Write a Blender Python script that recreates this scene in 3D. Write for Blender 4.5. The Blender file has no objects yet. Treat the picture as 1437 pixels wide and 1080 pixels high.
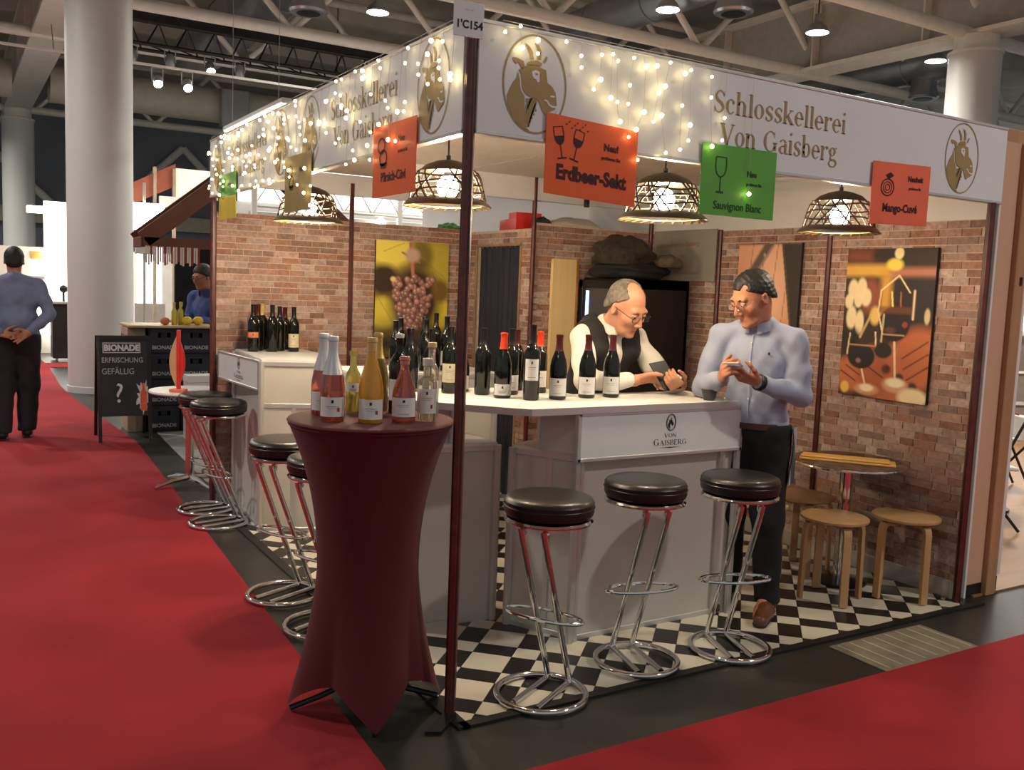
import bpy, math, random
import numpy as np
from mathutils import Vector, Matrix, Euler
random.seed(7); np.random.seed(7)
PI = math.pi; R = math.radians
S = bpy.context.scene; COL = S.collection

# ------------------------------------------------------------------ camera
cd = bpy.data.cameras.new('camera'); cam = bpy.data.objects.new('camera', cd); COL.objects.link(cam)
cd.sensor_width = 36.0; cd.lens = 1307.4 * 36.0 / 1437.0; cd.clip_start = 0.05; cd.clip_end = 200
def cam_matrix(loc, yaw, pitch, roll):
    f = Vector((math.sin(yaw)*math.cos(pitch), math.cos(yaw)*math.cos(pitch), -math.sin(pitch)))
    r = Vector((math.cos(yaw), -math.sin(yaw), 0)); u = r.cross(f)
    c, s = math.cos(roll), math.sin(roll)
    r2 = c*r + s*u; u2 = -s*r + c*u
    m = Matrix((r2, u2, -f)).transposed().to_4x4(); m.translation = Vector(loc); return m
cam.matrix_world = cam_matrix((-1.5593, -2.9260, 1.5856), 0.5451, 0.1040, 0.0388)
S.camera = cam

# ------------------------------------------------------------------ world, exposure
w = bpy.data.worlds.new('world'); S.world = w; w.use_nodes = True
bg = w.node_tree.nodes['Background']; bg.inputs[0].default_value = (0.93, 0.97, 1.0, 1); bg.inputs[1].default_value = 0.30
S.view_settings.view_transform = 'Standard'; S.view_settings.look = 'None'
S.view_settings.exposure = 0.0; S.view_settings.gamma = 1.0; S.view_settings.use_curve_mapping = False
HALL_W = 260.0
PEND_W = 46.0        # power of one pendant of the stand

# ------------------------------------------------------------------ materials
MATS = {}
def mat(name, col, rough=0.5, metal=0.0, var=0.0, vscale=8.0, bump=0.0, bscale=60.0, emit=None, estr=0.0,
        trans=0.0, ior=1.45, coat=0.0, alpha=1.0, sheen=0.0, vec='Object', sss=0.0, stretch=None):
    if name in MATS: return MATS[name]
    m = bpy.data.materials.new(name); m.use_nodes = True; MATS[name] = m
    nt = m.node_tree; N = nt.nodes; L = nt.links; b = N['Principled BSDF']
    c = (col[0], col[1], col[2], 1)
    b.inputs['Base Color'].default_value = c
    b.inputs['Roughness'].default_value = rough; b.inputs['Metallic'].default_value = metal
    b.inputs['Transmission Weight'].default_value = trans; b.inputs['IOR'].default_value = ior
    b.inputs['Coat Weight'].default_value = coat; b.inputs['Alpha'].default_value = alpha
    b.inputs['Sheen Weight'].default_value = sheen
    if sss: b.inputs['Subsurface Weight'].default_value = sss; b.inputs['Subsurface Radius'].default_value = (.012, .005, .003)
    if emit: b.inputs['Emission Color'].default_value = (*emit, 1); b.inputs['Emission Strength'].default_value = estr
    if var or bump:
        tc = N.new('ShaderNodeTexCoord'); src = tc.outputs[vec]
        if stretch:
            mp = N.new('ShaderNodeMapping'); mp.inputs['Scale'].default_value = stretch
            L.new(src, mp.inputs['Vector']); src = mp.outputs['Vector']
    if var:
        n = N.new('ShaderNodeTexNoise'); n.inputs['Scale'].default_value = vscale; n.inputs['Detail'].default_value = 4
        L.new(src, n.inputs['Vector'])
        r = N.new('ShaderNodeValToRGB'); r.color_ramp.elements[0].position = .3; r.color_ramp.elements[1].position = .7
        r.color_ramp.elements[0].color = (*[max(0, x*(1-var)) for x in col], 1)
        r.color_ramp.elements[1].color = (*[min(1, x*(1+var)) for x in col], 1)
        L.new(n.outputs['Fac'], r.inputs['Fac']); L.new(r.outputs['Color'], b.inputs['Base Color'])
    if bump:
        n2 = N.new('ShaderNodeTexNoise'); n2.inputs['Scale'].default_value = bscale; n2.inputs['Detail'].default_value = 3
        L.new(src, n2.inputs['Vector'])
        bp = N.new('ShaderNodeBump'); bp.inputs['Strength'].default_value = bump; bp.inputs['Distance'].default_value = .01
        L.new(n2.outputs['Fac'], bp.inputs['Height']); L.new(bp.outputs['Normal'], b.inputs['Normal'])
    return m
def mat_vcol(name, rough=0.5):
    if name in MATS: return MATS[name]
    m = bpy.data.materials.new(name); m.use_nodes = True; MATS[name] = m
    nt = m.node_tree; a = nt.nodes.new('ShaderNodeVertexColor'); a.layer_name = 'print'
    b = nt.nodes['Principled BSDF']; b.inputs['Roughness'].default_value = rough
    nt.links.new(a.outputs['Color'], b.inputs['Base Color']); return m
def mat_random(name, cols, rough=0.8, island=False, bump=0.25):
    m = bpy.data.materials.new(name); m.use_nodes = True; MATS[name] = m
    nt = m.node_tree; N = nt.nodes; L = nt.links; b = N['Principled BSDF']; b.inputs['Roughness'].default_value = rough
    if island: g = N.new('ShaderNodeNewGeometry'); src = g.outputs['Random Per Island']
    else: g = N.new('ShaderNodeObjectInfo'); src = g.outputs['Random']
    r = N.new('ShaderNodeValToRGB'); e = r.color_ramp.elements
    for i, c in enumerate(cols):
        p = i/(len(cols)-1)
        if i == 0: el = e[0]; el.position = 0
        elif i == len(cols)-1: el = e[-1]; el.position = 1
        else: el = e.new(p)
        el.color = (*c, 1)
    L.new(src, r.inputs['Fac'])
    geo = N.new('ShaderNodeNewGeometry')
    n = N.new('ShaderNodeTexNoise'); n.inputs['Scale'].default_value = 45; n.inputs['Detail'].default_value = 5
    L.new(geo.outputs['Position'], n.inputs['Vector'])
    mx = N.new('ShaderNodeMix'); mx.data_type = 'RGBA'; mx.blend_type = 'OVERLAY'; mx.inputs['Factor'].default_value = .75
    L.new(r.outputs['Color'], mx.inputs['A']); L.new(n.outputs['Fac'], mx.inputs['B']); L.new(mx.outputs['Result'], b.inputs['Base Color'])
    bp = N.new('ShaderNodeBump'); bp.inputs['Strength'].default_value = bump; bp.inputs['Distance'].default_value = .004
    L.new(n.outputs['Fac'], bp.inputs['Height']); L.new(bp.outputs['Normal'], b.inputs['Normal'])
    return m
def hexc(r, g, b):
    f = lambda v: (v/255/12.92) if v/255 <= .04045 else ((v/255+.055)/1.055)**2.4
    return (f(r), f(g), f(b))

M_white = mat('white laminate', (.74, .73, .70), .4, var=.03, vscale=3)
M_fascia = mat('white fascia board', (.76, .77, .77), .45, var=.03, vscale=2)
M_alu = mat('aluminium profile', (.62, .61, .58), .38, metal=.6, bump=.05)
M_gold = mat('gold vinyl', hexc(164, 138, 84), .45, var=.05)
M_ink = mat('black ink', (.012, .012, .014), .5, var=.1)
M_redpost = mat('dark red wrapped post', (.115, .022, .016), .35, var=.35, vscale=25, coat=.3)
M_chrome = mat('chrome', (.80, .79, .77), .09, metal=1.0, bump=.02, bscale=20)
M_black = mat('black plastic', (.012, .012, .013), .4, var=.1)
M_leather = mat('black leather', (.010, .0095, .010), .33, bump=.12, bscale=220, coat=.15)
M_carpet = mat('red carpet', hexc(150, 28, 36), .97, var=.14, vscale=1.6, bump=.5, bscale=400)
M_concrete = mat('concrete floor', (.029, .028, .023), .40, var=.35, vscale=2.2, bump=.08, bscale=30)
M_birch = mat('birch wood', hexc(186, 146, 98), .45, var=.16, vscale=6, stretch=(1, 1, .15), coat=.2)
M_cream = mat('cream ceiling panel', (.72, .68, .58), .7, var=.04)
M_skin = mat('skin', hexc(206, 148, 116), .5, var=.08, vscale=30, sss=.12)
M_steelgrey = mat('painted steel', (.42, .40, .36), .5, var=.08)
M_glass = mat('clear glass', (.95, .97, .97), .03, trans=1.0, ior=1.45)
M_paper = mat('label paper', (.72, .71, .67), .7, var=.04, vscale=40)
M_blackglass = mat('dark bottle glass', (.006, .007, .005), .10, coat=.15, bump=.01)

# ------------------------------------------------------------------ mesh builder
class MB:
    def __init__(s): s.v = []; s.f = []; s.m = []; s.cur = 0
    def add(s, v, f, M=None):
        o = len(s.v)
        if M is not None: v = [tuple(M @ Vector(p)) for p in v]
        s.v += [tuple(p) for p in v]; s.f += [tuple(i+o for i in q) for q in f]; s.m += [s.cur]*len(f); return s
    def box(s, lo, hi, M=None):
        x0, y0, z0 = lo; x1, y1, z1 = hi
        return s.add([(x0,y0,z0),(x1,y0,z0),(x1,y1,z0),(x0,y1,z0),(x0,y0,z1),(x1,y0,z1),(x1,y1,z1),(x0,y1,z1)],
                     [(0,3,2,1),(4,5,6,7),(0,1,5,4),(1,2,6,5),(2,3,7,6),(3,0,4,7)], M)
    def cbox(s, lo, hi, b=.004, M=None):           # box with chamfered edges
        b = min(b, *(abs(hi[i]-lo[i])*.45 for i in range(3)))
        v = []; idx = {}
        for sx in (0,1):
            for sy in (0,1):
                for sz in (0,1):
                    c = [(lo,hi)[k][i] for i, k in enumerate((sx,sy,sz))]
                    d = [1-2*k for k in (sx,sy,sz)]
                    for ax in range(3):
                        p = [c[i] + (0 if i == ax else d[i]*b) for i in range(3)]
                        idx[(sx,sy,sz,ax)] = len(v); v.append(tuple(p))
        f = []
        K = lambda sx,sy,sz,ax: idx[(sx,sy,sz,ax)]
        for k in (0,1):
            q = [K(k,0,0,0),K(k,1,0,0),K(k,1,1,0),K(k,0,1,0)]; f.append(q if k else q[::-1])
            q = [K(0,k,0,1),K(0,k,1,1),K(1,k,1,1),K(1,k,0,1)]; f.append(q if k else q[::-1])
            q = [K(0,0,k,2),K(1,0,k,2),K(1,1,k,2),K(0,1,k,2)]; f.append(q if k else q[::-1])
        for a in (0,1):
            for c in (0,1):
                q = [K(a,c,0,0),K(a,c,0,1),K(a,c,1,1),K(a,c,1,0)]; f.append(q)
                q = [K(a,0,c,0),K(a,0,c,2),K(a,1,c,2),K(a,1,c,0)]; f.append(q)
                q = [K(0,a,c,1),K(0,a,c,2),K(1,a,c,2),K(1,a,c,1)]; f.append(q)
        for sx in (0,1):
            for sy in (0,1):
                for sz in (0,1): f.append([K(sx,sy,sz,0),K(sx,sy,sz,1),K(sx,sy,sz,2)])
        return s.add(v, f, M)
    def tube(s, pts, r, seg=10, closed=False, caps=True):
        pts = [Vector(p) for p in pts]; n = len(pts); rr = r if hasattr(r, '__len__') else [r]*n
        v = []; f = []; prev = None
        for i, p in enumerate(pts):
            if closed: t = pts[(i+1) % n] - pts[i-1]
            else: t = pts[min(i+1, n-1)] - pts[max(i-1, 0)]
            t.normalize()
            if prev is None:
                a = Vector((0,0,1)) if abs(t.z) < .9 else Vector((1,0,0))
                u = t.cross(a).normalized()
            else:
                u = prev - t*prev.dot(t)
                u = u.normalized() if u.length > 1e-6 else t.orthogonal().normalized()
            prev = u; w = t.cross(u)
            for k in range(seg):
                a = 2*PI*k/seg; v.append(p + (u*math.cos(a) + w*math.sin(a))*rr[i])
        m = n if closed else n-1
        for i in range(m):
            j = (i+1) % n
            for k in range(seg):
                k2 = (k+1) % seg; f.append((i*seg+k, i*seg+k2, j*seg+k2, j*seg+k))
        if caps and not closed:
            f.append(tuple(range(seg))[::-1]); f.append(tuple((n-1)*seg+k for k in range(seg)))
        return s.add(v, f)
    def lathe(s, prof, seg=24, M=None, a0=0, a1=2*PI):
        full = abs(a1-a0-2*PI) < 1e-6; n = seg if full else seg+1
        v = []; f = []
        for (r, z) in prof:
            for k in range(n):
                a = a0 + (a1-a0)*k/seg; v.append((r*math.cos(a), r*math.sin(a), z))
        for i in range(len(prof)-1):
            for k in range(seg):
                k2 = (k+1) % n; f.append((i*n+k, i*n+k2, (i+1)*n+k2, (i+1)*n+k))
        if full:
            if prof[0][0] > 1e-5: f.append(tuple(range(n))[::-1])
            if prof[-1][0] > 1e-5: f.append(tuple((len(prof)-1)*n+k for k in range(n)))
        return s.add(v, f, M)
    def prism(s, poly, z0, z1, M=None):
        n = len(poly)
        v = [(x, y, z0) for x, y in poly] + [(x, y, z1) for x, y in poly]
        f = [tuple(range(n))[::-1], tuple(range(n, 2*n))] + [(i, (i+1) % n, n+(i+1) % n, n+i) for i in range(n)]
        return s.add(v, f, M)
    def ball(s, c, r, seg=12, rings=8, M=None):
        rx, ry, rz = r if hasattr(r, '__len__') else (r, r, r)
        v = [(c[0], c[1], c[2]-rz)]; f = []
        for i in range(1, rings):
            t = -PI/2 + PI*i/rings
            for k in range(seg):
                a = 2*PI*k/seg; v.append((c[0]+rx*math.cos(t)*math.cos(a), c[1]+ry*math.cos(t)*math.sin(a), c[2]+rz*math.sin(t)))
        v.append((c[0], c[1], c[2]+rz)); top = len(v)-1
        for k in range(seg): f.append((0, 1+(k+1) % seg, 1+k)); f.append((top, top-seg+k, top-seg+(k+1) % seg))
        for i in range(rings-2):
            for k in range(seg):
                a = 1+i*seg; f.append((a+k, a+(k+1) % seg, a+seg+(k+1) % seg, a+seg+k))
        return s.add(v, f, M)
    def mesh(s, name):
        me = bpy.data.meshes.new(name); me.from_pydata(s.v, [], s.f); return me
    def build(s, name, material, parent=None, smooth=False, loc=None, rot=None, angle=40):
        me = s.mesh(name)
        for m in (material if isinstance(material, (list, tuple)) else [material]): me.materials.append(m)
        if any(s.m): me.polygons.foreach_set('material_index', s.m)
        return link(name, me, parent, smooth, loc, rot, angle)
def link(name, me, parent=None, smooth=False, loc=None, rot=None, angle=40):
    if smooth:
        me.polygons.foreach_set('use_smooth', [True]*len(me.polygons))
        try: me.set_sharp_from_angle(angle=R(angle))
        except Exception: pass
    o = bpy.data.objects.new(name, me); COL.objects.link(o)
    if parent: o.parent = parent
    if loc is not None: o.location = loc
    if rot is not None: o.rotation_euler = rot
    return o
def tag(o, label, cat=None, group=None, kind=None):
    if label: o['label'] = label
    if cat: o['category'] = cat
    if group: o['group'] = group
    if kind: o['kind'] = kind
    return o
def thing(name, label, cat, loc=(0,0,0), rz=0, group=None):
    o = bpy.data.objects.new(name, None); COL.objects.link(o); o.location = loc; o.rotation_euler = (0,0,rz)
    o.empty_display_size = .1
    return tag(o, label, cat, group)
def struct(o): o['kind'] = 'structure'; return o
def dup(root, loc, rz, label, group=None):
    r = root.copy(); COL.objects.link(r); r.location = loc; r.rotation_euler = (0,0,rz); r['label'] = label
    if group: r['group'] = group
    for ch in list(root.children):
        c = ch.copy(); COL.objects.link(c); c.parent = r
        for g in list(ch.children):
            d = g.copy(); COL.objects.link(d); d.parent = c
    return r
def catmull(P, n=8, closed=False):
    P = [np.array(p, float) for p in P]; out = []
    m = len(P) if closed else len(P)-1
    for i in range(m):
        if closed: a, b, c, d = P[i-1], P[i], P[(i+1) % len(P)], P[(i+2) % len(P)]
        else: a, b, c, d = P[max(i-1,0)], P[i], P[i+1], P[min(i+2, len(P)-1)]
        for k in range(n):
            t = k/n
            out.append(.5*((2*b)+(c-a)*t+(2*a-5*b+4*c-d)*t*t+(3*b-a-3*c+d)*t**3))
    if not closed: out.append(P[-1])
    return [tuple(x) for x in out]
DG = bpy.context.evaluated_depsgraph_get
def text_mesh(body, size=.1, bold=0.0, align='CENTER', sx=1.0, extrude=0.0):
    cu = bpy.data.curves.new('t', 'FONT'); cu.body = body; cu.size = size; cu.offset = bold; cu.align_x = align; cu.extrude = extrude
    cu.resolution_u = 3
    o = bpy.data.objects.new('t', cu); COL.objects.link(o); o.scale = (1,1,1)
    bpy.context.view_layer.update()
    me = bpy.data.meshes.new_from_object(o.evaluated_get(DG()))
    bpy.data.objects.remove(o); bpy.data.curves.remove(cu)
    if sx != 1: me.transform(Matrix.Diagonal((sx,1,1,1)))
    me.materials.clear(); return me
def put_text(name, body, size, material, parent, M, bold=0.0, align='CENTER', sx=1.0):
    me = text_mesh(body, size, bold, align, sx); me.materials.append(material); me.transform(M)
    return link(name, me, parent)
def basis(o, x, y):            # matrix mapping local xy plane onto world vectors x,y at o
    x = Vector(x).normalized(); y = Vector(y).normalized(); z = x.cross(y)
    m = Matrix((x, y, z)).transposed().to_4x4(); m.translation = Vector(o); return m

# ------------------------------------------------------------------ condensed serif lettering
XH, CAP, ASC, TK, TN, SF = .46, .66, .71, .088, .030, .028
class Glyphs:
    def __init__(s): s.v = []; s.f = []
    def quad(s, *p): o = len(s.v); s.v += list(p); s.f.append((o, o+1, o+2, o+3))
    def rect(s, x0, y0, x1, y1): s.quad((x0,y0),(x1,y0),(x1,y1),(x0,y1))
    def stem(s, x, y0, y1, foot=True, head=True, w=TK):
        s.rect(x-w/2, y0, x+w/2, y1)
        if foot: s.rect(x-w/2-.05, y0, x+w/2+.05, y0+SF)
        if head: s.rect(x-w/2-.05, y1-SF, x, y1)
    def arc(s, cx, cy, rx, ry, a0, a1, tk=TK, tn=TN, n=20):
        pts = []
        for i in range(n+1):
            a = R(a0+(a1-a0)*i/n); c, q = math.cos(a), math.sin(a); hw = tn/2+(tk-tn)/2*abs(c)**1.3
            hy = tn/2
            pts.append(((cx+(rx+hw)*c, cy+(ry+hy)*q), (cx+(rx-hw)*c, cy+(ry-hy)*q)))
        for i in range(n): s.quad(pts[i][0], pts[i+1][0], pts[i+1][1], pts[i][1])
    def line(s, p, q, w):
        d = Vector((q[0]-p[0], q[1]-p[1])).normalized(); nx, ny = -d.y*w/2, d.x*w/2
        s.quad((p[0]+nx,p[1]+ny),(p[0]-nx,p[1]-ny),(q[0]-nx,q[1]-ny),(q[0]+nx,q[1]+ny))
    def spline(s, P, W):
        c = catmull(P, 6); n = len(c); k = len(P)-1
        pts = []
        for i, p in enumerate(c):
            t = i/(n-1)*k; j = min(int(t), k-1); w = W[j]+(W[j+1]-W[j])*(t-j)
            a = c[max(i-1,0)]; b = c[min(i+1,n-1)]; d = Vector((b[0]-a[0], b[1]-a[1])).normalized()
            pts.append(((p[0]-d.y*w/2, p[1]+d.x*w/2),(p[0]+d.y*w/2, p[1]-d.x*w/2)))
        for i in range(n-1): s.quad(pts[i][0], pts[i+1][0], pts[i+1][1], pts[i][1])
    def glyph(s, ch):
        if ch in 'Ss':
            h = CAP if ch == 'S' else XH; wd = .36 if ch == 'S' else .27
            P = [(.94,.80),(.72,.97),(.42,.98),(.14,.78),(.30,.57),(.70,.43),(.90,.22),(.60,.02),(.28,.03),(.06,.20)]
            s.spline([(x*wd+.05, y*h) for x, y in P], [TN,TN,.04,TK*.8,TK,TK,TK*.85,.04,TN,TN])
            s.rect(.94*wd+.04, .74*h, .94*wd+.06, .99*h); s.rect(.06*wd+.04, .0, .06*wd+.06, .27*h); return wd+.09
        if ch == 'c': s.arc(.20, XH/2, .13, XH/2-.012, 42, 318); s.arc(.30, XH*.76, .02, .02, 0, 360, .04, .04, 8); return .38
        if ch in 'hn':
            s.stem(.10, 0, ASC if ch == 'h' else XH); s.arc(.225, XH-.17, .115, .155, 0, 175, TK*.95); s.stem(.34, 0, XH-.16, head=False); return .47
        if ch == 'l': s.stem(.11, 0, ASC); return .22
        if ch == 'o': s.arc(.21, XH/2, .14, XH/2-.012, 0, 360); return .42
        if ch == 'k':
            s.stem(.10, 0, ASC); s.line((.13,.19),(.34,XH-.02), .035); s.line((.20,.27),(.39,.0), TK)
            s.rect(.26, XH-SF, .42, XH); s.rect(.31, 0, .47, SF); return .47
        if ch == 'e': s.arc(.20, XH/2, .13, XH/2-.012, 0, 315); s.rect(.08, XH*.50, .37, XH*.50+.032); return .40
        if ch == 'r': s.stem(.10, 0, XH); s.arc(.25, XH-.15, .11, .135, 60, 170, .05); s.arc(.30, XH-.05, .025, .025, 0, 360, .05, .05, 8); return .36
        if ch == 'i': s.stem(.11, 0, XH); s.arc(.11, ASC-.05, .025, .025, 0, 360, .05, .05, 10); return .22
        if ch == 'V':
            s.line((.08,CAP),(.30,0), TK*1.1); s.line((.28,0),(.50,CAP), .034); s.rect(-.01,CAP-SF,.19,CAP); s.rect(.41,CAP-SF,.58,CAP); return .58
        if ch == 'G':
            s.arc(.30, CAP/2, .22, CAP/2-.012, 48, 330, TK*1.1); s.stem(.50, .05, .30, False, False); s.rect(.40,.28,.60,.28+SF); s.rect(.455,.46,.475,CAP-.02); return .63
        if ch == 'a':
            s.arc(.20, XH-.13, .11, .115, 10, 160, TK*.9); s.rect(.27,.04,.27+TK,XH-.13); s.rect(.30,0,.42,SF+.01)
            s.arc(.19, .125, .105, .115, 60, 320, TK*.95); s.line((.2,.24),(.3,.27),TN); return .42
        if ch == 'b': s.stem(.10, 0, ASC, foot=False); s.arc(.225, XH/2, .13, XH/2-.012, -170, 170); return .44
        if ch == 'g':
            s.arc(.19, XH-.145, .105, .13, 0, 360); s.line((.28,XH-.04),(.39,XH-.01),.04); s.line((.12,.18),(.10,.07),.04)
            s.spline([(.10,.08),(.16,.04),(.30,.04),(.38,-.04),(.32,-.16),(.16,-.18),(.06,-.10),(.10,.0),(.16,.03)], [.05,.06,.06,.07,.05,TN,.05,.04,.03]); return .42
        if ch == 'O': s.arc(.31, CAP/2, .23, CAP/2-.012, 0, 360, TK*1.1); return .62
        if ch == 'N': s.stem(.10,0,CAP,w=.035); s.line((.08,CAP),(.50,0),TK); s.rect(.485,0,.515,CAP); s.rect(.42,CAP-SF,.58,CAP); return .62
        if ch == 'A': s.line((.08,0),(.29,CAP),.034); s.line((.27,CAP),(.50,0),TK*1.1); s.rect(.16,.2,.42,.23); s.rect(0,0,.16,SF); s.rect(.40,0,.60,SF); return .60
        if ch == 'I': s.stem(.13,0,CAP); s.rect(.04,CAP-SF,.22,CAP); return .27
        if ch == 'B':
            s.stem(.12,0,CAP); s.arc(.26,CAP*.745,.13,CAP*.245,-90,90); s.arc(.27,CAP*.26,.16,CAP*.245,-90,90)
            for y in (0,CAP*.5-.015,CAP-.03): s.rect(.1,y,.28,y+.03)
            return .50
        if ch == 'E':
            s.stem(.12,0,CAP)
            for y, x in ((0,.44),(CAP*.5-.015,.36),(CAP-.03,.42)): s.rect(.1,y,x,y+.03)
            s.rect(.42,0,.445,.16); s.rect(.40,CAP-.15,.425,CAP); return .49
        if ch == 'R':
            s.stem(.12,0,CAP); s.arc(.27,CAP*.73,.14,CAP*.26,-90,90); s.line((.26,CAP*.48),(.50,0),TK); s.rect(.1,CAP-.03,.28,CAP); s.rect(.1,CAP*.47-.015,.28,CAP*.47+.015); s.rect(.44,0,.58,SF); return .57
        return .26
def serif(text, cap_h, width=None, smallcaps=False, track=0.0):
    g = Glyphs(); x = 0.0; g.w = []
    for i, ch in enumerate(text):
        k = len(g.v); sc = 1.0
        if smallcaps and i > 0 and text[i-1] != ' ': sc = .78
        f0 = len(g.f); adv = g.glyph(ch); g.w += [text[:i].count(' ')]*(len(g.f)-f0)
        g.v[k:] = [(p[0]*sc+x, p[1]*sc) for p in g.v[k:]]; x += adv*sc + track
    s = cap_h/CAP; sx = s if width is None else width/x
    return [((p[0]-x/2)*sx, p[1]*s, 0) for p in g.v], g.f, g.w
def put_serif(name, text, cap_h, width, material, parent, M, **k):
    v, f, wd = serif(text, cap_h, width, **k)
    for n in range(text.count(' ')+1):            # one object for each word
        q = [t for t, i in zip(f, wd) if i == n]; used = sorted({i for t in q for i in t}); mp = {i: j for j, i in enumerate(used)}
        b = MB(); b.add([v[i] for i in used], [tuple(mp[i] for i in t) for t in q], M); b.build(name, material, parent)
# ================================================================== hall: floor, carpets
ZT, ZB, XW, YD, YC = 2.50, 2.112, 3.06, 3.68, 2.72     # fascia top / bottom, right wall, back wall, cabin front
b = MB(); b.box((-16, -8, -.12), (30, 34, 0)); struct(b.build('floor', M_concrete))
b = MB(); b.prism([(-4.2, -5), (-.36, -5), (-.36, -.5), (-.37, -.3), (-.20, 3.2), (-.07, 6.3), (-.26, 9.9), (-.27, 11.2), (-.18, 13.9), (2.2, 14.0), (2.2, 14.6), (-.18, 14.7), (-.2, 16.4), (-4.2, 16.4)], 0, .006)
tag(b.build('carpet', M_carpet), 'long red carpet of the aisle running past the left side of the stand', 'carpet')
b = MB(); b.prism([(-.36, -5), (12, -5), (12, -.51), (-.36, -.47)], 0, .006)
tag(b.build('carpet', M_carpet), 'red carpet of the aisle crossing the lower right corner', 'carpet')

# metal floor cover beside the checker floor
M_cover = mat('worn floor cover', (.20, .18, .125), .55, var=.25, vscale=9, bump=.1)
g = thing('floor_cover', 'beige floor duct cover with pale slots beside the red carpet', 'floor cover', (2.2, -.32, 0))
b = MB(); b.cbox((-.33, -.155, 0), (.33, .155, .006), .003); b.build('plate', M_cover, g)
for i in range(8):
    b = MB(); x = -.29 + i*.083
    b.box((x, -.14, .006), (x+.007, .14, .0075)); b.build('slot', mat('slot edge', (.45, .42, .33), .5, var=.2), g)

# ================================================================== checker floor of the stand
M_tw = mat('ivory floor tile', (.66, .61, .48), .28, var=.08, vscale=5, coat=.2)
M_tb = mat('black floor tile', (.016, .014, .012), .3, var=.2, vscale=6)
b = MB(); b.prism([(-.01, -.11), (3.13, -.11), (3.13, YD), (-.01, YD)], 0, .0025); bfloor = struct(b.build('floor_booth', M_tb))
def clip(poly, a, c, k):             # keep a*x + c*y <= k
    out = []
    for i in range(len(poly)):
        p, q = poly[i], poly[(i+1) % len(poly)]
        dp, dq = a*p[0]+c*p[1]-k, a*q[0]+c*q[1]-k
        if dp <= 0: out.append(p)
        if dp*dq < 0:
            t = dp/(dp-dq); out.append((p[0]+(q[0]-p[0])*t, p[1]+(q[1]-p[1])*t))
    return out
tiles = []; rt = math.sqrt(.5); PER, WID = .283, .175
for i in range(-3, 20):
    for j in range(-16, 16):
        for wi in (0, 1):
            for wj in (0, 1):
                s0 = .425+PER*i + (0 if wi else WID); s1 = s0 + (WID if wi else PER-WID)
                t0 = -.088+PER*j + (0 if wj else WID); t1 = t0 + (WID if wj else PER-WID)
                e = .0012; s0 += e; s1 -= e; t0 += e; t1 -= e
                poly = [((s+t)*rt, (s-t)*rt) for s, t in ((s0,t0),(s1,t0),(s1,t1),(s0,t1))]
                for a, c, k in ((-1,0,-.025),(1,0,XW-.005),(0,-1,.075),(0,1,YD-.005)): 
                    if poly: poly = clip(poly, a, c, k)
                if len(poly) < 3: continue
                cx = sum(p[0] for p in poly)/len(poly); cy = sum(p[1] for p in poly)/len(poly)
                if cx > 2 and cy > YC: continue
                tiles.append((math.hypot(cx+1.56, cy+2.93), poly, wi == wj))
tiles.sort(key=lambda t: t[0])
hid = lambda x, y: (.9 < x < 1.8 and .55 < y) or (.1 < x < .6 and y > 2.9)
vis = [t for t in tiles if not hid(*t[1][0])]
rest = [t for t in tiles if hid(*t[1][0])] + vis[300:]
for d, poly, wh in vis[:300]:
    b = MB(); b.prism(poly, .002, .0045); b.build('tile', M_tw if wh else M_tb, bfloor)
b = MB()
for d, poly, wh in rest:
    b.cur = 0 if wh else 1; b.prism(poly, .002, .0045)
o = b.build('tile', [M_tw, M_tb], bfloor); o['kind'] = 'stuff'
b = MB(); b.box((-.01, -.125, 0), (3.14, -.085, .012)); b.box((-.03, -.125, 0), (.02, YD, .012)); struct(b.build('trim_1', mat('black edge strip', (.01,.009,.008), .5, var=.2)))

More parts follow.
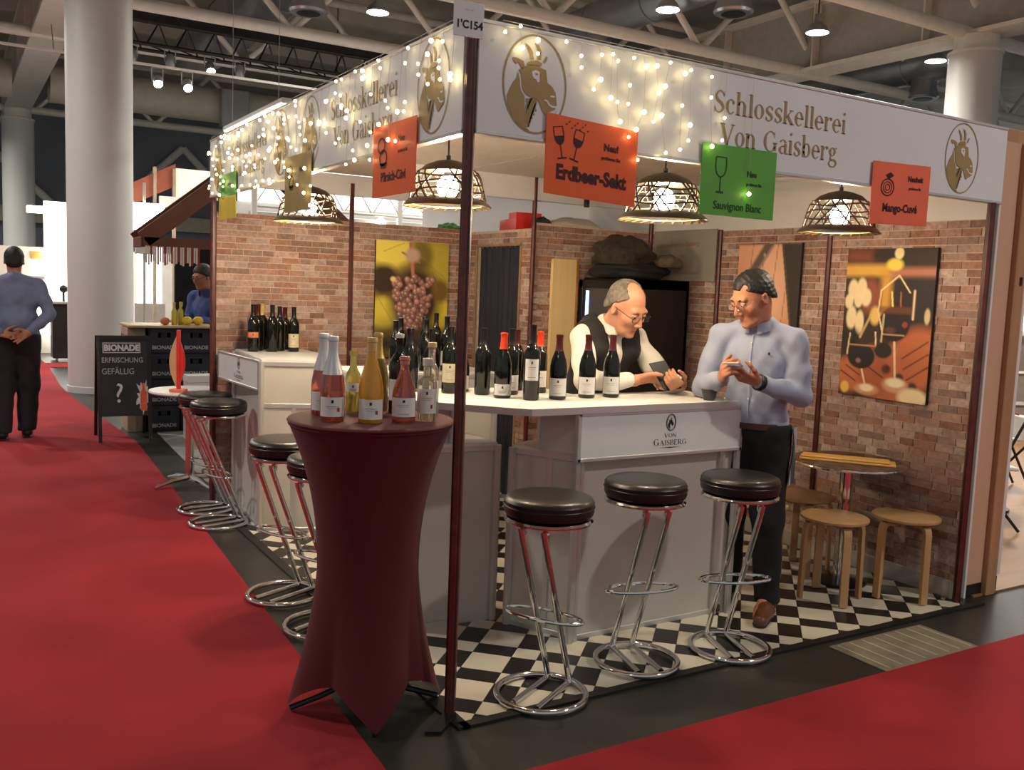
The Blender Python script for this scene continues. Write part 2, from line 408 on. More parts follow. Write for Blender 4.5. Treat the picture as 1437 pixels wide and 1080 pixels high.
# ================================================================== brick walls
cols = [hexc(140,98,82), hexc(166,122,102), hexc(188,150,134), hexc(158,128,116), hexc(200,168,154), hexc(140,112,102), hexc(172,124,100), hexc(178,156,146), hexc(208,180,166)]
cols = [tuple(v*.86 for v in c) for c in cols]
M_br = mat_random('brick faces', cols); M_bri = mat_random('brick faces joined', cols, island=True)
M_mortar = mat('mortar', hexc(204, 184, 164), .9, var=.15, vscale=30, bump=.4, bscale=90)
CAMXY = Vector((-1.56, -2.93, 1.586))
def brick_wall(name, o, u, n, width, z0, z1, indiv=300, thick=.04, holes=(), seed=1):
    rnd = random.Random(seed); u = Vector(u); n = Vector(n); o = Vector(o)
    wall = bpy.data.objects.new(name, None)
    M = Matrix((u, n, Vector((0,0,1)))).transposed().to_4x4(); M.translation = o
    b = MB()                                    # backing boards around any opening
    if holes:
        (h0, h1, hz0, hz1) = holes[0]
        b.box((0, -thick, z0), (h0, 0, z1)); b.box((h1, -thick, z0), (width, 0, z1)); b.box((h0, -thick, hz1), (h1, 0, z1))
        if hz0 > z0: b.box((h0, -thick, z0), (h1, 0, hz0))
    else: b.box((0, -thick, z0), (width, 0, z1))
    wall = struct(b.build(name, M_mortar)); wall.matrix_world = M
    RH = .0430; bricks = []; row = 0; z = z0
    while z + RH*.6 < z1:
        x = -rnd.random()*.12; zt = min(z+RH-.005, z1-.002)
        while x < width:
            L = rnd.choice((.075, .105, .13, .13, .15, .17)); a, c = max(x, .004), min(x+L, width-.004)
            x += L+.006
            if c-a < .02: continue
            segs = [(a, c)]
            for (h0, h1, hz0, hz1) in holes:
                if zt > hz0 and z < hz1:
                    segs = [q for s0, s1 in segs for q in ((s0, min(s1, h0)), (max(s0, h1), s1)) if q[1]-q[0] > .015]
            for s0, s1 in segs: bricks.append((s0, s1, z+.001, zt, .004+rnd.random()*.004))
        z += RH; row += 1
    def dist(k): p = M @ Vector(((k[0]+k[1])/2, 0, (k[2]+k[3])/2)); return (p-CAMXY).length
    bricks.sort(key=dist)
    cache = {}
    for k in bricks[:indiv]:
        key = (round((k[1]-k[0])*200), round((k[3]-k[2])*1000), round(k[4]*1000))
        if key not in cache:
            q = MB(); hx, hz = (k[1]-k[0])/2, (k[3]-k[2])/2
            q.box((-hx, -.001, -hz), (hx, k[4], hz)); me = q.mesh('brick'); me.materials.append(M_br); cache[key] = me
        ob = bpy.data.objects.new('brick', cache[key]); COL.objects.link(ob); ob.parent = wall
        ob.location = ((k[0]+k[1])/2, 0, (k[2]+k[3])/2)
    b = MB()
    for k in bricks[indiv:]: b.box((k[0], -.001, k[2]), (k[1], k[4], k[3]))
    if b.v: ob = b.build('brick', M_bri, wall); ob['kind'] = 'stuff'
    return wall
ZBR = 2.035
brick_wall('wall_right', (XW, YC, 0), (0,-1,0), (-1,0,0), YC, .10, ZBR, seed=2)
brick_wall('wall_back', (0.02, YD, 0), (1,0,0), (0,-1,0), 1.98, .06, ZBR-.01, seed=3)
brick_wall('wall_cabin_side', (2.0, YD, 0), (0,-1,0), (-1,0,0), YD-YC, .06, 2.01, indiv=120, holes=[(.14, .80, .0, 1.89)], seed=4)
brick_wall('wall_cabin_front', (2.0, YC, 0), (1,0,0), (0,-1,0), XW-2.0, .06, 2.05, indiv=120, seed=5)
# white panels above the brick, skirting
b = MB(); b.box((XW, .0, ZBR), (XW+.04, YC, 2.27)); b.box((XW, 0, 0), (XW+.04, YC, .10)); struct(b.build('wall_right_upper', M_white))
b = MB(); b.box((XW-.012, .02, .004), (XW, YC, .095)); struct(b.build('baseboard_right', M_alu))
# posts at the panel seams
def post(n, x, y, z0=0., z1=ZT, r=.02, label=None, m=M_redpost):
    b = MB(); prof = [(r*math.cos(2*PI*k/8+PI/8), r*math.sin(2*PI*k/8+PI/8)) for k in range(8)]
    b.prism(prof, z0, z1)
    g = MB()
    for k in range(4):
        a = k*PI/2; g.box((r*.90, -.003, z0), (r*.955, .003, z1), Matrix.Rotation(a, 4, 'Z'))
    o = b.build(n, m, loc=(x, y, 0)); g.build('groove', M_black, o); return o
for i, (x, y, z1) in enumerate([(XW-.014, 1.0, 2.04), (XW-.014, 1.95, 2.04), (1.0, YD-.014, 2.3), (1.99, YD-.016, 2.36), (2.0-.012, YC-.012, 2.36), (XW-.016, YC-.016, 2.36)]):
    struct(post('trim_%d' % (i+2), x, y, .0, z1, .017))
tag(post('corner_post', 0.0, 0.0, 0, ZT, .021), 'dark red post at the front corner of the stand beside the red high table', 'post')
tag(post('corner_post', XW-.03, -.03, 0, ZB, .021), 'dark red post at the right end of the stand, beside the wooden frame', 'post')
tag(post('corner_post', 0.0, YD-.02, 0, ZB, .021), 'dark red post at the far left corner of the stand behind the bar stools', 'post')
# foot plate of the front post
b = MB(); b.prism([(-.10,-.125),(.02,-.03),(-.03,.0),(-.15,-.10)], 0, .014); struct(b.build('trim_9', M_black))

# ================================================================== ceiling of the stand
ZC = 2.36
ceil = MB(); ceil.box((.03, .03, ZC+.012), (XW+.04, YD-.02, ZC+.03)); ceil = struct(ceil.build('ceiling', M_black))
xs = [.03, .42, 1.42, 2.42, XW]; ys = [.03, .9, 1.82, YC, YD-.03]
for i in range(4):
    for j in range(4):
        b = MB(); b.cbox((xs[i]+.005, ys[j]+.005, ZC), (xs[i+1]-.005, ys[j+1]-.005, ZC+.014), .003); b.build('ceiling_panel', M_cream, ceil)
b = MB(); b.cbox((1.0, YC-.02, 2.20), (XW, YC+.02, ZC), .003); struct(b.build('trim_10', M_fascia))
b = MB(); b.cbox((.03, YD-.02, 2.21), (1.98, YD+.02, ZC), .003); struct(b.build('trim_11', M_fascia))

# ================================================================== hall structure
M_hallceil = mat('hall roof deck', (.55, .50, .43), .8, var=.15, vscale=1.5)
M_hallwall = mat('hall wall', (.20, .215, .25), .8, var=.2, vscale=.6)
M_truss = mat('painted truss tube', (.74, .70, .62), .45, var=.06)
M_col = mat('column paint', (.60, .60, .57), .5, var=.03, vscale=1)
M_duct = mat('duct sheet metal', (.40, .42, .45), .32, metal=.75, var=.1, vscale=2)
b = MB(); b.box((-16, 2.2, 8.2), (34, 36, 8.5)); b.box((-16, -8, 8.2), (34, 2.2, 8.5)); struct(b.build('ceiling_hall', M_hallceil))
b = MB(); b.box((-16, 32, 0), (34, 32.4, 8.2)); struct(b.build('wall_far', M_hallwall))
for Y in (5.0, 8.6, 12.2, 15.8, 19.5, 24):      # roof purlins
    for X0 in (-16,):
        b = MB(); b.box((X0, Y-.12, 7.85), (32, Y+.12, 8.2)); struct(b.build('trim_20', M_hallceil))
def roof_truss(Y, label, x0=-9, x1=26):
    t = thing('roof_truss', label, 'truss', (0, Y, 6.0), 0, 'steel roof trusses of the hall')
    b = MB(); b.tube([(x0,0,0),(x1,0,0)], .105, 14); b.build('bottom_chord', M_truss, t, True)
    b = MB(); b.tube([(x0,0,1.6),(x1,0,1.6)], .09, 12); b.build('top_chord', M_truss, t, True)
    x = x0; k = 0
    while x < x1-.1:
        xm = min(x+1.6, x1)
        b = MB(); b.tube([(x,0,0 if k % 2 == 0 else 1.6),(xm,0,1.6 if k % 2 == 0 else 0)], .06, 10); b.build('diagonal', M_truss, t, True)
        x += 1.6; k += 1
roof_truss(6.8, 'pale tubular roof truss nearest the stand, above the white fascia at top right')
roof_truss(10.35, 'pale tubular roof truss above the goat emblem, second from the front')
roof_truss(14.0, 'pale tubular roof truss above the string lights at top left')
roof_truss(17.25, 'pale tubular roof truss behind the black lighting rig')
roof_truss(27.0, 'pale tubular roof truss farthest back, before the dark hall wall')
def girder(X, label, y0=4.0, y1=30):
    t = thing('girder', label, 'girder', (X, 0, 6.0), 0, 'main girders of the hall')
    b = MB(); b.box((-.32, y0, -.05), (.32, y1, .02)); b.build('bottom_flange', M_truss, t)
    b = MB(); b.box((-.10, y0, .02), (.10, y1, 1.2)); b.build('web', M_steelgrey, t)
    b = MB(); b.box((-.32, y0, 1.2), (.32, y1, 1.28)); b.build('top_flange', M_truss, t)
    y = y0+1.2
    while y < y1:
        b = MB(); b.box((-.28, y, .02), (.28, y+.03, 1.2)); b.build('stiffener', M_truss, t); y += 2.4
girder(13.0, 'broad steel girder over the right column, above the end of the fascia')
girder(0.17, 'broad dark steel girder over the left column at the top left corner')
def column(x, y, label, r=.405, h=6.0):
    t = thing('column', label, 'column', (x, y, 0), 0, 'round columns of the hall')
    b = MB(); b.lathe([(r, 0), (r, h-.35)], 40); b.build('shaft', M_col, t, True)
    b = MB(); b.lathe([(r+.02, h-.35), (r+.02, h-.3), (r-.06, h-.28), (r-.06, h-.052)], 40); b.build('head', M_truss, t, True)
    b = MB(); b.lathe([(r+.012, 0), (r+.012, .08), (r, .085)], 40); b.build('plinth', M_col, t, True)
column(.17, 10.55, 'thick white round column behind the chalkboard sign')
column(.17, 26.8, 'beige round column at the left edge of the picture')
column(12.95, 6.75, 'white round column rising behind the right end of the fascia')
# ventilation ducts
def duct(pts, r, label, diff=()):
    t = thing('air_duct', label, 'duct', pts[0], 0, 'ventilation ducts under the hall roof')
    P0 = Vector(pts[0]); L = [Vector(p)-P0 for p in pts]
    b = MB(); b.tube(L, r, 22); b.build('pipe', M_duct, t, True)
    n = int((L[-1]-L[0]).length/1.6)
    d = (L[-1]-L[0]).normalized()
    for k in range(1, n):
        c = L[0]+(L[-1]-L[0])*k/n; b = MB(); b.tube([c-d*.03, c+d*.03], r+.025, 22); b.build('joint_ring', M_duct, t, True)
    for q in diff:
        c = L[0]+(L[-1]-L[0])*q
        e = MB(); e.lathe([(.30, -r-.34), (.33, -r-.30), (.26, -r-.1), (.26, -r+.15)], 20); e.build('diffuser', M_duct, t, True, loc=c)
        e = MB(); e.lathe([(.05, -r-.352), (.2, -r-.348)], 16); e.build('outlet', M_black, t, True, loc=c)
duct([(9.6, 7.4, 6.9), (9.6, 20, 6.9)], .36, 'silver round air duct with diffusers above the right part of the fascia', (.12, .42))
duct([(3.75, 10.8, 6.95), (3.75, 21.5, 6.95)], .55, 'wide silver air duct above the string lights', (.2,))
duct([(16.3, 8.8, 6.7), (16.3, 22, 6.7)], .45, 'silver round air duct right of the right column', (.1,))
t = thing('air_duct', 'large pale horizontal air duct crossing behind the left column', 'duct', (-8, 22.6, 5.40), 0, 'ventilation ducts under the hall roof')
b = MB(); b.tube([(8.6,0,.62),(14.6,0,.62)], .44, 24); b.tube([(0,0,.62),(7.8,0,.62)], .44, 24); b.build('pipe', mat('pale duct', (.52,.47,.39), .5, var=.06), t, True)
b = MB(); b.cbox((12.5,-.75,.0), (13.2,-.45,.95), .02); b.build('outlet_box', M_duct, t)
# dark lattice of the lighting rig
t = thing('lighting_rig', 'black lattice lighting rig hanging above the left fascia', 'lighting rig', (.55, 15.2, 5.65))
for dy, dz in ((0,0),(.5,0),(.25,.45)):
    b = MB(); b.tube([(0,dy,dz),(11.9,dy,dz)], .035, 8); b.build('rail', M_black, t)
for k in range(23):
    x = k*.5
    b = MB(); b.tube([(x,0,0),(x+.25,.25,.45),(x+.5,.5,0),(x,0,0)], .018, 6); b.build('lattice', M_black, t)
b = MB(); b.box((0,.1,.45), (11.9,.4,.66)); b.build('cable_tray', M_black, t)
t = thing('track_rail', 'thin pale rail carrying the spotlights behind the left column', 'rail', (-1, 14.6, 5.15))
b = MB(); b.box((0,-.02,0), (7,.02,.04)); b.build('rail', M_truss, t)
for x in (1.0, 3.6, 6.2): b = MB(); b.tube([(x,0,.04),(x,.35,.52)], .006, 5); b.build('hanger', M_black, t)
def spot(x, y, z, lit, label):
    t = thing('spotlight', label, 'spotlight', (x, y, z), 0, 'spotlights under the hall roof')
    b = MB(); b.lathe([(.07,0),(.085,.02),(.085,.2),(.05,.26),(0,.27)], 14); b.build('housing', M_duct, t, True)
    b = MB(); b.box((-.1,-.01,.12), (-.085,.01,.34)); b.box((.085,-.01,.12), (.1,.01,.34)); b.box((-.1,-.01,.33), (.1,.01,.345)); b.build('yoke', M_steelgrey, t)
    b = MB(); b.lathe([(0,-.006),(.07,-.004),(.075,.0)], 14)
    b.build('lens', mat('lit spot lens', (1,1,1), .4, emit=(1,.95,.85), estr=45) if lit else mat('unlit spot lens', (.2,.2,.2), .2, var=.1), t)
    if lit:                      # aimed down towards the aisle
        q = Matrix.Rotation(R(-48), 4, 'X'); pv = Vector((0,0,.13))
        for ch in t.children:
            if not ch.name.startswith('yoke'): ch.rotation_euler = (R(-48),0,0); ch.location = pv - (q @ pv)
spot(1.05, 14.6, 4.805, False, 'unlit spotlight leftmost on the rail behind the column')
spot(1.62, 14.6, 4.805, True, 'brightest glowing spotlight on the rail right of the column')
spot(2.12, 14.6, 4.805, True, 'smaller glowing spotlight right of the brightest one')
spot(2.65, 15.2, 5.27, True, 'lit spotlight under the black rig above the left fascia')
spot(1.95, 15.2, 5.27, False, 'unlit spotlight under the black rig, second from the column')
spot(1.3, 15.2, 5.27, False, 'unlit spotlight under the black rig, nearest the column')
spot(3.2, 15.2, 5.27, False, 'unlit spotlight under the black rig, rightmost')
# long tube lamp behind the left fascia
t = thing('tube_lamp', 'long glowing tube lamp hanging behind the left fascia', 'lamp', (1.82, 7.9, 3.60), 0)
b = MB(); b.cbox((-.06,0,0), (.06,2.7,.06), .01); b.build('housing', M_white, t)
b = MB(); b.cbox((-.05,.03,-.015), (.05,2.67,.0), .004); b.build('diffuser', mat('tube light', (1,1,1), .4, emit=(1,.96,.88), estr=9), t)
for y in (.3, 2.4): b = MB(); b.tube([(0,y,.06),(0,y,4.5)], .004, 5); b.build('cable', M_steelgrey, t)

# high bay lamps of the hall (their light is part of the lamp)
M_bayglow = mat('high bay glow', (1,1,1), .4, emit=(1,.97,.90), estr=30)
def high_bay(x, y, z, label, power=HALL_W, size=.19):
    t = thing('high_bay_lamp', label, 'lamp', (x, y, z), 0, 'high bay lamps of the hall')
    k = size/.19
    b = MB(); b.lathe([(.19*k,0),(.195*k,.015),(.15*k,.09),(.07*k,.17),(.06*k,.30),(0,.31)], 22); b.build('shade', M_duct, t, True)
    b = MB(); b.lathe([(0,-.004),(.18*k,-.002),(.186*k,.006)], 22); b.build('diffuser', M_bayglow, t)
    b = MB(); b.tube([(0,0,.3),(0,0,2.2)], .012, 6); b.build('rod', M_black, t)
    l = bpy.data.lights.new('high_bay_light', 'AREA'); l.shape = 'DISK'; l.size = .4; l.energy = power; l.color = (1, .95, .86); l.spread = R(160)
    lo = bpy.data.objects.new('high_bay_light', l); COL.objects.link(lo); lo.parent = t; lo.location = (0,0,-.02)
high_bay(4.59, 11.94, 6.0, 'high bay lamp left of the stand number plate, above the left fascia')
high_bay(8.18, 8.87, 6.0, 'high bay lamp above the front fascia, nearest the number plate')
high_bay(10.93, 8.3, 6.0, 'high bay lamp above the lettering of the front fascia')
high_bay(14.0, 8.23, 6.0, 'high bay lamp just left of the right column')
for i, (x, y, pw) in enumerate([(-5.0, 3.0, .7), (-3.6, 9.5, .8), (4.6, -4.6, .7), (-5.0, -4.5, .15), (7.4, 2.2, 1.), (-2.6, 16.5, 1.8), (6.5, 19.0, 1.8), (-4.0, 24.0, 1.6)]):  # lamps added beyond the visible ones for the light they give
    high_bay(x, y, 6.0, 'high bay lamp added outside the picture to light the hall', HALL_W*pw)
# far hall wall braces
for i, (x0, z0, x1, z1) in enumerate([(3.2,3.6,5.6,6.0),(5.6,6.0,8,3.6),(-1.0,6.0,1.6,3.6),(-3.6,3.6,-1,6.0)]):
    t = MB(); t.tube([(x0,31.8,z0),(x1,31.8,z1)], .13, 10); tag(t.build('wall_brace', M_truss, None, True), ['diagonal pale brace on the far wall right of the left column, rising right','diagonal pale brace on the far wall nearest the stand, falling right','diagonal pale brace on the far wall left of the white column','diagonal pale brace on the far wall at the left edge'][i], 'brace', 'braces on the far wall')
b = MB(); b.box((-16,31.6,3.1), (30,31.9,3.6)); struct(b.build('trim_30', mat('pale wall rail', (.5,.44,.34), .6, var=.08)))
# ================================================================== fascia boards
GOAT = dict(
 head=[(232,440),(290,405),(350,395),(400,410),(440,430),(470,440),(478,500),(487,555),(530,590),(562,645),(570,700),(577,755),(560,795),(520,812),(478,838),(455,815),(437,770),(420,722),(400,698),(350,682),(305,655),(276,615),(266,560),(262,505),(250,460)],
 neck=[(226,452),(246,520),(250,570),(260,620),(290,668),(296,720),(298,800),(303,880),(318,950),(350,985),(300,965),(240,910),(190,830),(152,730),(145,660),(170,590),(195,540),(220,510)],
 ear=[(175,330),(215,335),(275,365),(282,402),(262,436),(245,400),(228,372),(212,388),(192,368)],
 ear2=[(440,370),(465,320),(478,325),(470,360),(450,385)],
 horn=[(280,205),(320,235),(350,285),(360,345),(330,350),(320,290),(300,245)],
 horn2=[(360,205),(400,225),(422,280),(420,350),(385,345),(390,290),(378,240)],
 tuft=[(300,380),(330,360),(390,355),(430,380),(425,408),(370,398),(310,404)])
MARKS = dict(brow=[(345,455),(380,440),(412,458),(415,545),(398,552),(385,525),(362,512),(350,490)], nostril=[(515,666),(553,672),(553,686),(515,682)],
 mouth=[(463,702),(490,708),(512,745),(540,762),(570,764),(570,778),(535,776),(503,757),(484,722),(463,714)])
EYE = [(372,468),(398,470),(396,486),(376,486)]
def gxy(p, rx, rz): return ((p[0]-380)/278*rx, (570-(p[1]-.17*(p[0]-380)))/437*rz)
def ring(rx, rz, w, n=48):
    v = []; f = []
    for k in range(n):
        a = 2*PI*k/n; v += [(rx*math.cos(a), rz*math.sin(a), 0), ((rx-w)*math.cos(a), (rz-w)*math.sin(a), 0)]
    for k in range(n): j = (k+1) % n; f.append((2*k, 2*j, 2*j+1, 2*k+1))
    return v, f
def goat_oval(parent, M, rx=.135, rz=.172, m=M_gold, back=M_fascia):
    b = MB(); b.add(*ring(rx, rz, rx*.045), M); b.build('emblem_ring', m, parent)
    b = MB()
    for k, P in GOAT.items(): b.add([(*gxy(p, rx, rz), 0) for p in P], [tuple(range(len(P)))[::-1]], M)
    for i in range(7):
        x = 312+i*13; pts = [(x+7*math.sin(j*1.3+i), 690+j*(270-abs(i-1.5)*34)/6) for j in range(7)]
        q = [gxy(p, rx, rz) for p in pts]; wv = .0075*rx/.135/2
        b.add([(a-wv, c, 0) for a, c in q]+[(a+wv, c, 0) for a, c in q], [(j, j+1, 8+j, 7+j) for j in range(6)], M)
    b.build('goat_emblem', m, parent)
    up = M @ Matrix.Translation((0,0,.0012))
    for k, P in MARKS.items(): b = MB(); b.add([(*gxy(p, rx, rz), 0) for p in P], [tuple(range(len(P)))[::-1]], up); b.build(k+'_mark', back, parent)
    b = MB(); b.add([(*gxy(p, rx, rz), .0008) for p in EYE], [(3,2,1,0)], up); b.build('goat_eye', m, parent)
def fascia(label, o, u, n, length, texts, ovals, seams=()):
    u = Vector(u); n = Vector(n); up = Vector((0,0,1)); o = Vector(o)
    t = thing('fascia_board', label, 'fascia', o)
    M = Matrix((u, n, up)).transposed().to_4x4()
    cuts = [0, *seams, length]
    for a, c in zip(cuts[:-1], cuts[1:]):
        b = MB(); b.cbox((a+.002, -.03, .012), (c-.002, 0, ZT-ZB-.012), .002, M); b.build('panel', M_fascia, t)
    for z in (0, ZT-ZB-.014): b = MB(); b.cbox((0, -.035, z), (length, .004, z+.014), .002, M); b.build('rail', M_alu, t)
    for x, w in texts:
        for s, z, ww in (('Schlosskellerei', .214, w), ('Von Gaisberg', .088, w*.885)):
            put_serif('lettering', s, .086, ww, M_gold, t, basis(u*x+n*.0025+up*z, u, up))
    for x in ovals: goat_oval(t, basis(u*x+n*.0025+up*.197, u, up))
    return t
fascia('white fascia board with gold goat ovals and lettering along the front', (.016,-.02,ZB), (1,0,0), (0,-1,0), 3.114, [(1.484,.80)], [.234, 2.744])
fascia('white fascia board hung with string lights along the left side, over the bar stools', (-.02,YD,ZB), (0,-1,0), (-1,0,0), YD-.016, [(YD-.95,.76),(YD-2.73,.76)], [YD-.25, YD-1.61, YD-2.09, YD-3.43], (YD-1.84,))
# corner stand number plate
t = thing('number_plate', 'small white stand number plate reading C154 on top of the corner post', 'sign', (-.040, -.048, 2.42))
Mp = basis((0,0,0), (.995,-.10,0), (0,0,1))
b = MB(); b.cbox((-.055,0,-.002), (.055,.115,.002), .001, Mp); b.build('plate', M_fascia, t)
put_text('digits', "1'C154", .036, M_ink, t, Mp @ Matrix.Translation((.002,.028,.003)), .0012, sx=.95)
put_text('small_print', "---- ---", .012, M_ink, t, Mp @ Matrix.Translation((.0,.085,.003)))

# ================================================================== hanging product posters
M_por = mat('orange poster', hexc(238, 100, 42), .5, var=.03); M_pgr = mat('green poster', hexc(92, 168, 60), .5, var=.03)
M_psa = mat('salmon poster', hexc(242, 112, 76), .5, var=.05); M_pol = mat('olive poster', hexc(160, 140, 80), .5, var=.08)
M_pye = mat('yellow poster', hexc(224, 200, 60), .5, var=.06); M_pink = mat('poster dark print', hexc(60, 14, 22), .6, var=.1)
M_pgk = mat('green dark print', hexc(22, 62, 24), .6, var=.1)
def strip(pts, w):
    v = []; n = len(pts)
    for i, p in enumerate(pts):
        a = Vector(pts[max(i-1,0)]); c = Vector(pts[min(i+1,n-1)]); d = (c-a).normalized(); v.append((p[0]-d.y*w/2, p[1]+d.x*w/2, 0)); 
    for i, p in enumerate(pts):
        a = Vector(pts[max(i-1,0)]); c = Vector(pts[min(i+1,n-1)]); d = (c-a).normalized(); v.append((p[0]+d.y*w/2, p[1]-d.x*w/2, 0))
    return v, [(i, i+1, n+i+1, n+i)[::-1] for i in range(n-1)]
def wine_glass(b, M, h=.12, flute=False, fill=True, w=.0035):
    B = .028 if not flute else .02; pts = [(-B,h),(-B*1.05,h*.75),(-B*.8,h*.55),(0,h*.45),(B*.8,h*.55),(B*1.05,h*.75),(B,h)]
    b.add(*strip(catmull(pts, 4), w), M); b.add(*strip([(0,h*.45),(0,.006)], w), M); b.add(*strip([(-.02,.004),(.02,.004)], w*1.6), M); b.add(*strip([(-B,h),(B,h)], w*.7), M)
    if fill:
        q = [(-B*1.02,h*.72),(-B*.78,h*.56),(0,h*.46),(B*.78,h*.56),(B*1.02,h*.72)]
        b.add([(x,y,0) for x,y in q], [tuple(range(5))], M)
def poster(label, o, u, n, m, lines, art, ink=M_pink, w=.42, h=.285, tilt=0.0, two=None):
    t = thing('poster', label, 'poster', o)
    u = Vector(u); up = Vector((0,0,1)); nn = u.cross(up)
    Mb = basis((0,0,0), u, up) @ Matrix.Rotation(tilt, 4, 'X')
    b = MB(); b.cbox((-w/2,-h,-.0015), (w/2,0,.0015), .0005, Mb); b.build('sheet', m, t)
    if two: b = MB(); b.box((-w/2,-h,.0015), (w/2,-h*.5,.0022), Mb); b.build('band', two, t)
    for (s, x, y, sz, bold, sx) in lines:
        put_text('print', s, sz, ink, t, Mb @ Matrix.Translation((x, y, .0032)), bold, sx=sx)
    b = MB(); Ma = Mb @ Matrix.Translation((0,0,.0032))
    if art == 'toast':
        for sx, a in ((-.115,-.22),(-.065,.22)): wine_glass(b, Ma @ Matrix.Translation((sx-.02,-.155,0)) @ Matrix.Rotation(-a,4,'Z'), .115, True)
        for k in range(9): c=(-.125+.012*k, -.03+.012*math.sin(k*2.1)); b.add(*strip([c,(c[0]+.006,c[1]+.005)], .004), Ma)
    elif art == 'glass': wine_glass(b, Ma @ Matrix.Translation((-.105,-.195,0)), .145, False, False, .005)
    elif art == 'fruit':
        for r_, w_ in ((.045,.006),(.030,.004),(.016,.004)):
            b.add(*strip([(-.10+r_*math.cos(2*PI*k/20), -.115+r_*.85*math.sin(2*PI*k/20)) for k in range(21)], w_), Ma)
        b.add([(-.12,-.06,0),(-.085,-.045,0),(-.06,-.06,0),(-.095,-.078,0)], [(3,2,1,0)], Ma)
    elif art == 'peach':
        for dx, dy in ((-.12,-.08),(-.10,-.13)):
            b.add(*strip([(dx+.035*math.cos(2*PI*k/16), dy+.03*math.sin(2*PI*k/16)) for k in range(17)], .008), Ma)
        b.add([(-.14,-.15,0),(-.06,-.15,0),(-.075,-.172,0),(-.12,-.172,0)], [(3,2,1,0)], Ma)
    if b.v: b.build('picture', ink, t)
    for sx in (-.17, .17): q = MB(); q.tube([Mb @ Vector((sx*w/.42, -.004, 0)), Mb @ Vector((sx*w/.42, .012, 0)) ], .001, 5); q.build('hook', M_alu, t)
    return t
FY = -.030
poster('large orange poster for Erdbeer-Sekt hanging over the corner of the front fascia', (.508,FY,2.208), (.998,0,-.05), 0, M_por,
       [('Erdbeer-Sekt',.0,-.225,.072,.0030,.84),('Neu!',.085,-.095,.036,.0016,.95),('probieren Sie',.085,-.128,.017,.0008,.95)], 'toast')
poster('bright green Sauvignon Blanc poster hanging from the front fascia', (1.258,FY,2.198), (1,0,.0), 0, M_pgr,
       [('Sauvignon Blanc',.0,-.258,.046,.0006,.92),('Neu',.07,-.115,.032,.0014,1),('probieren Sie',.085,-.152,.017,.0008,.95)], 'glass', M_pgk)
poster('salmon pink Mango poster hanging near the right end of the front fascia', (2.30,FY,2.236), (.9996,0,.028), 0, M_psa,
       [('Mango-Cuvé',.0,-.225,.052,.0018,.95),('Neuheit',.10,-.080,.036,.0014,.95),('probieren Sie',.10,-.118,.017,.0008,.95)], 'fruit')
poster('orange Pfirsich poster hanging from the left fascia beside the goat oval', (FY,.572,2.22), (0,-1,0), 0, M_por,
       [('Pfirsich-Cüvi',.0,-.225,.052,.0014,.92),('Neu',.075,-.080,.034,.0014,1),('probieren Sie',.09,-.122,.017,.0008,.95)], 'peach')
poster('green and yellow poster at the far end of the left fascia', (FY,3.17,2.235), (0,-1,0), 0, M_pgr, [('Neu',.05,-.08,.034,.001,1)], 'fruit', M_pgk, two=M_pye)
poster('olive brown poster lit by a string of lights above the second bar stool pair', (FY,1.77,2.215), (0,-1,0), 0, M_pol, [('Neu',.05,-.09,.036,.001,1)], 'peach')

# ================================================================== string lights
M_bulb = mat('fairy light', (1,.9,.6), .4, emit=(1,.78,.38), estr=13)
M_wire = mat('clear wire', (.50,.49,.46), .5, var=.1)
bulb_me = MB(); bulb_me.ball((0,0,0), .0062, 8, 6); bulb_me = bulb_me.mesh('bulb'); bulb_me.materials.append(M_bulb)
bulb_big = MB(); bulb_big.ball((0,0,0), .0088, 8, 6); bulb_big = bulb_big.mesh('bulb'); bulb_big.materials.append(M_bulb)
def string_lights(label, o, u, n, strands):
    t = thing('string_lights', label, 'string lights', o); u = Vector(u); n = Vector(n); up = Vector((0,0,1))
    rnd = random.Random(len(strands)); top = []
    for x, zs in strands:
        pts = [u*x + up*.012 + n*.012]; z = 0
        for zz in zs:
            off = rnd.uniform(-.02,.02); p = u*(x+off) + up*(-zz) + n*(.016+rnd.random()*.01)
            pts.append(p)
            ob = bpy.data.objects.new('bulb', bulb_big if rnd.random() < .35 else bulb_me); COL.objects.link(ob); ob.parent = t; ob.location = p + n*.003
        b = MB(); b.tube(pts, .0007, 4); b.build('wire', M_wire, t); top.append(pts[0])
    b = MB(); b.tube(top, .0014, 4); b.build('lead_wire', M_wire, t)
rnd = random.Random(11)
stF = []
for x, zs in [(.10,[.03]),(.17,[.0,.07]),(.24,[.035,.08]),(.34,[.02]),(.44,[.06,.10]),(.50,[.04,.13,.17]),(.55,[.03,.19]),(.60,[.05,.20,.27]),(.66,[.03,.13,.20,.32]),(.71,[.05,.22,.29,.40]),(.77,[.04,.14,.25]),(.83,[.02,.11,.22,.36]),(.90,[.05,.17,.34]),(.97,[.03,.24,.30]),(1.06,[.04,.12,.31]),(1.15,[.19,.28]),(1.30,[.48])]: stF.append((x, zs))
string_lights('string of warm fairy lights draped over the left half of the front fascia', (0,-.026,ZT-.01), (1,0,0), (0,-1,0), stF)
stL = []
x = .05
while x < 3.6:
    d = x                                        # distance from the corner
    nb = rnd.randint(2,4) if d < .8 else (rnd.randint(3,5) if d < 1.6 else rnd.randint(4,6))
    ext = .22 if d < .35 else .40
    if 1.45 < d < 1.75: ext = .56
    stL.append((-d, sorted(rnd.uniform(.01, ext) for _ in range(nb)))); x += rnd.uniform(.07,.12)
string_lights('dense curtain of warm fairy lights draped over the left fascia', (-.026,0,ZT-.01), (0,-1,0), (-1,0,0), stL)

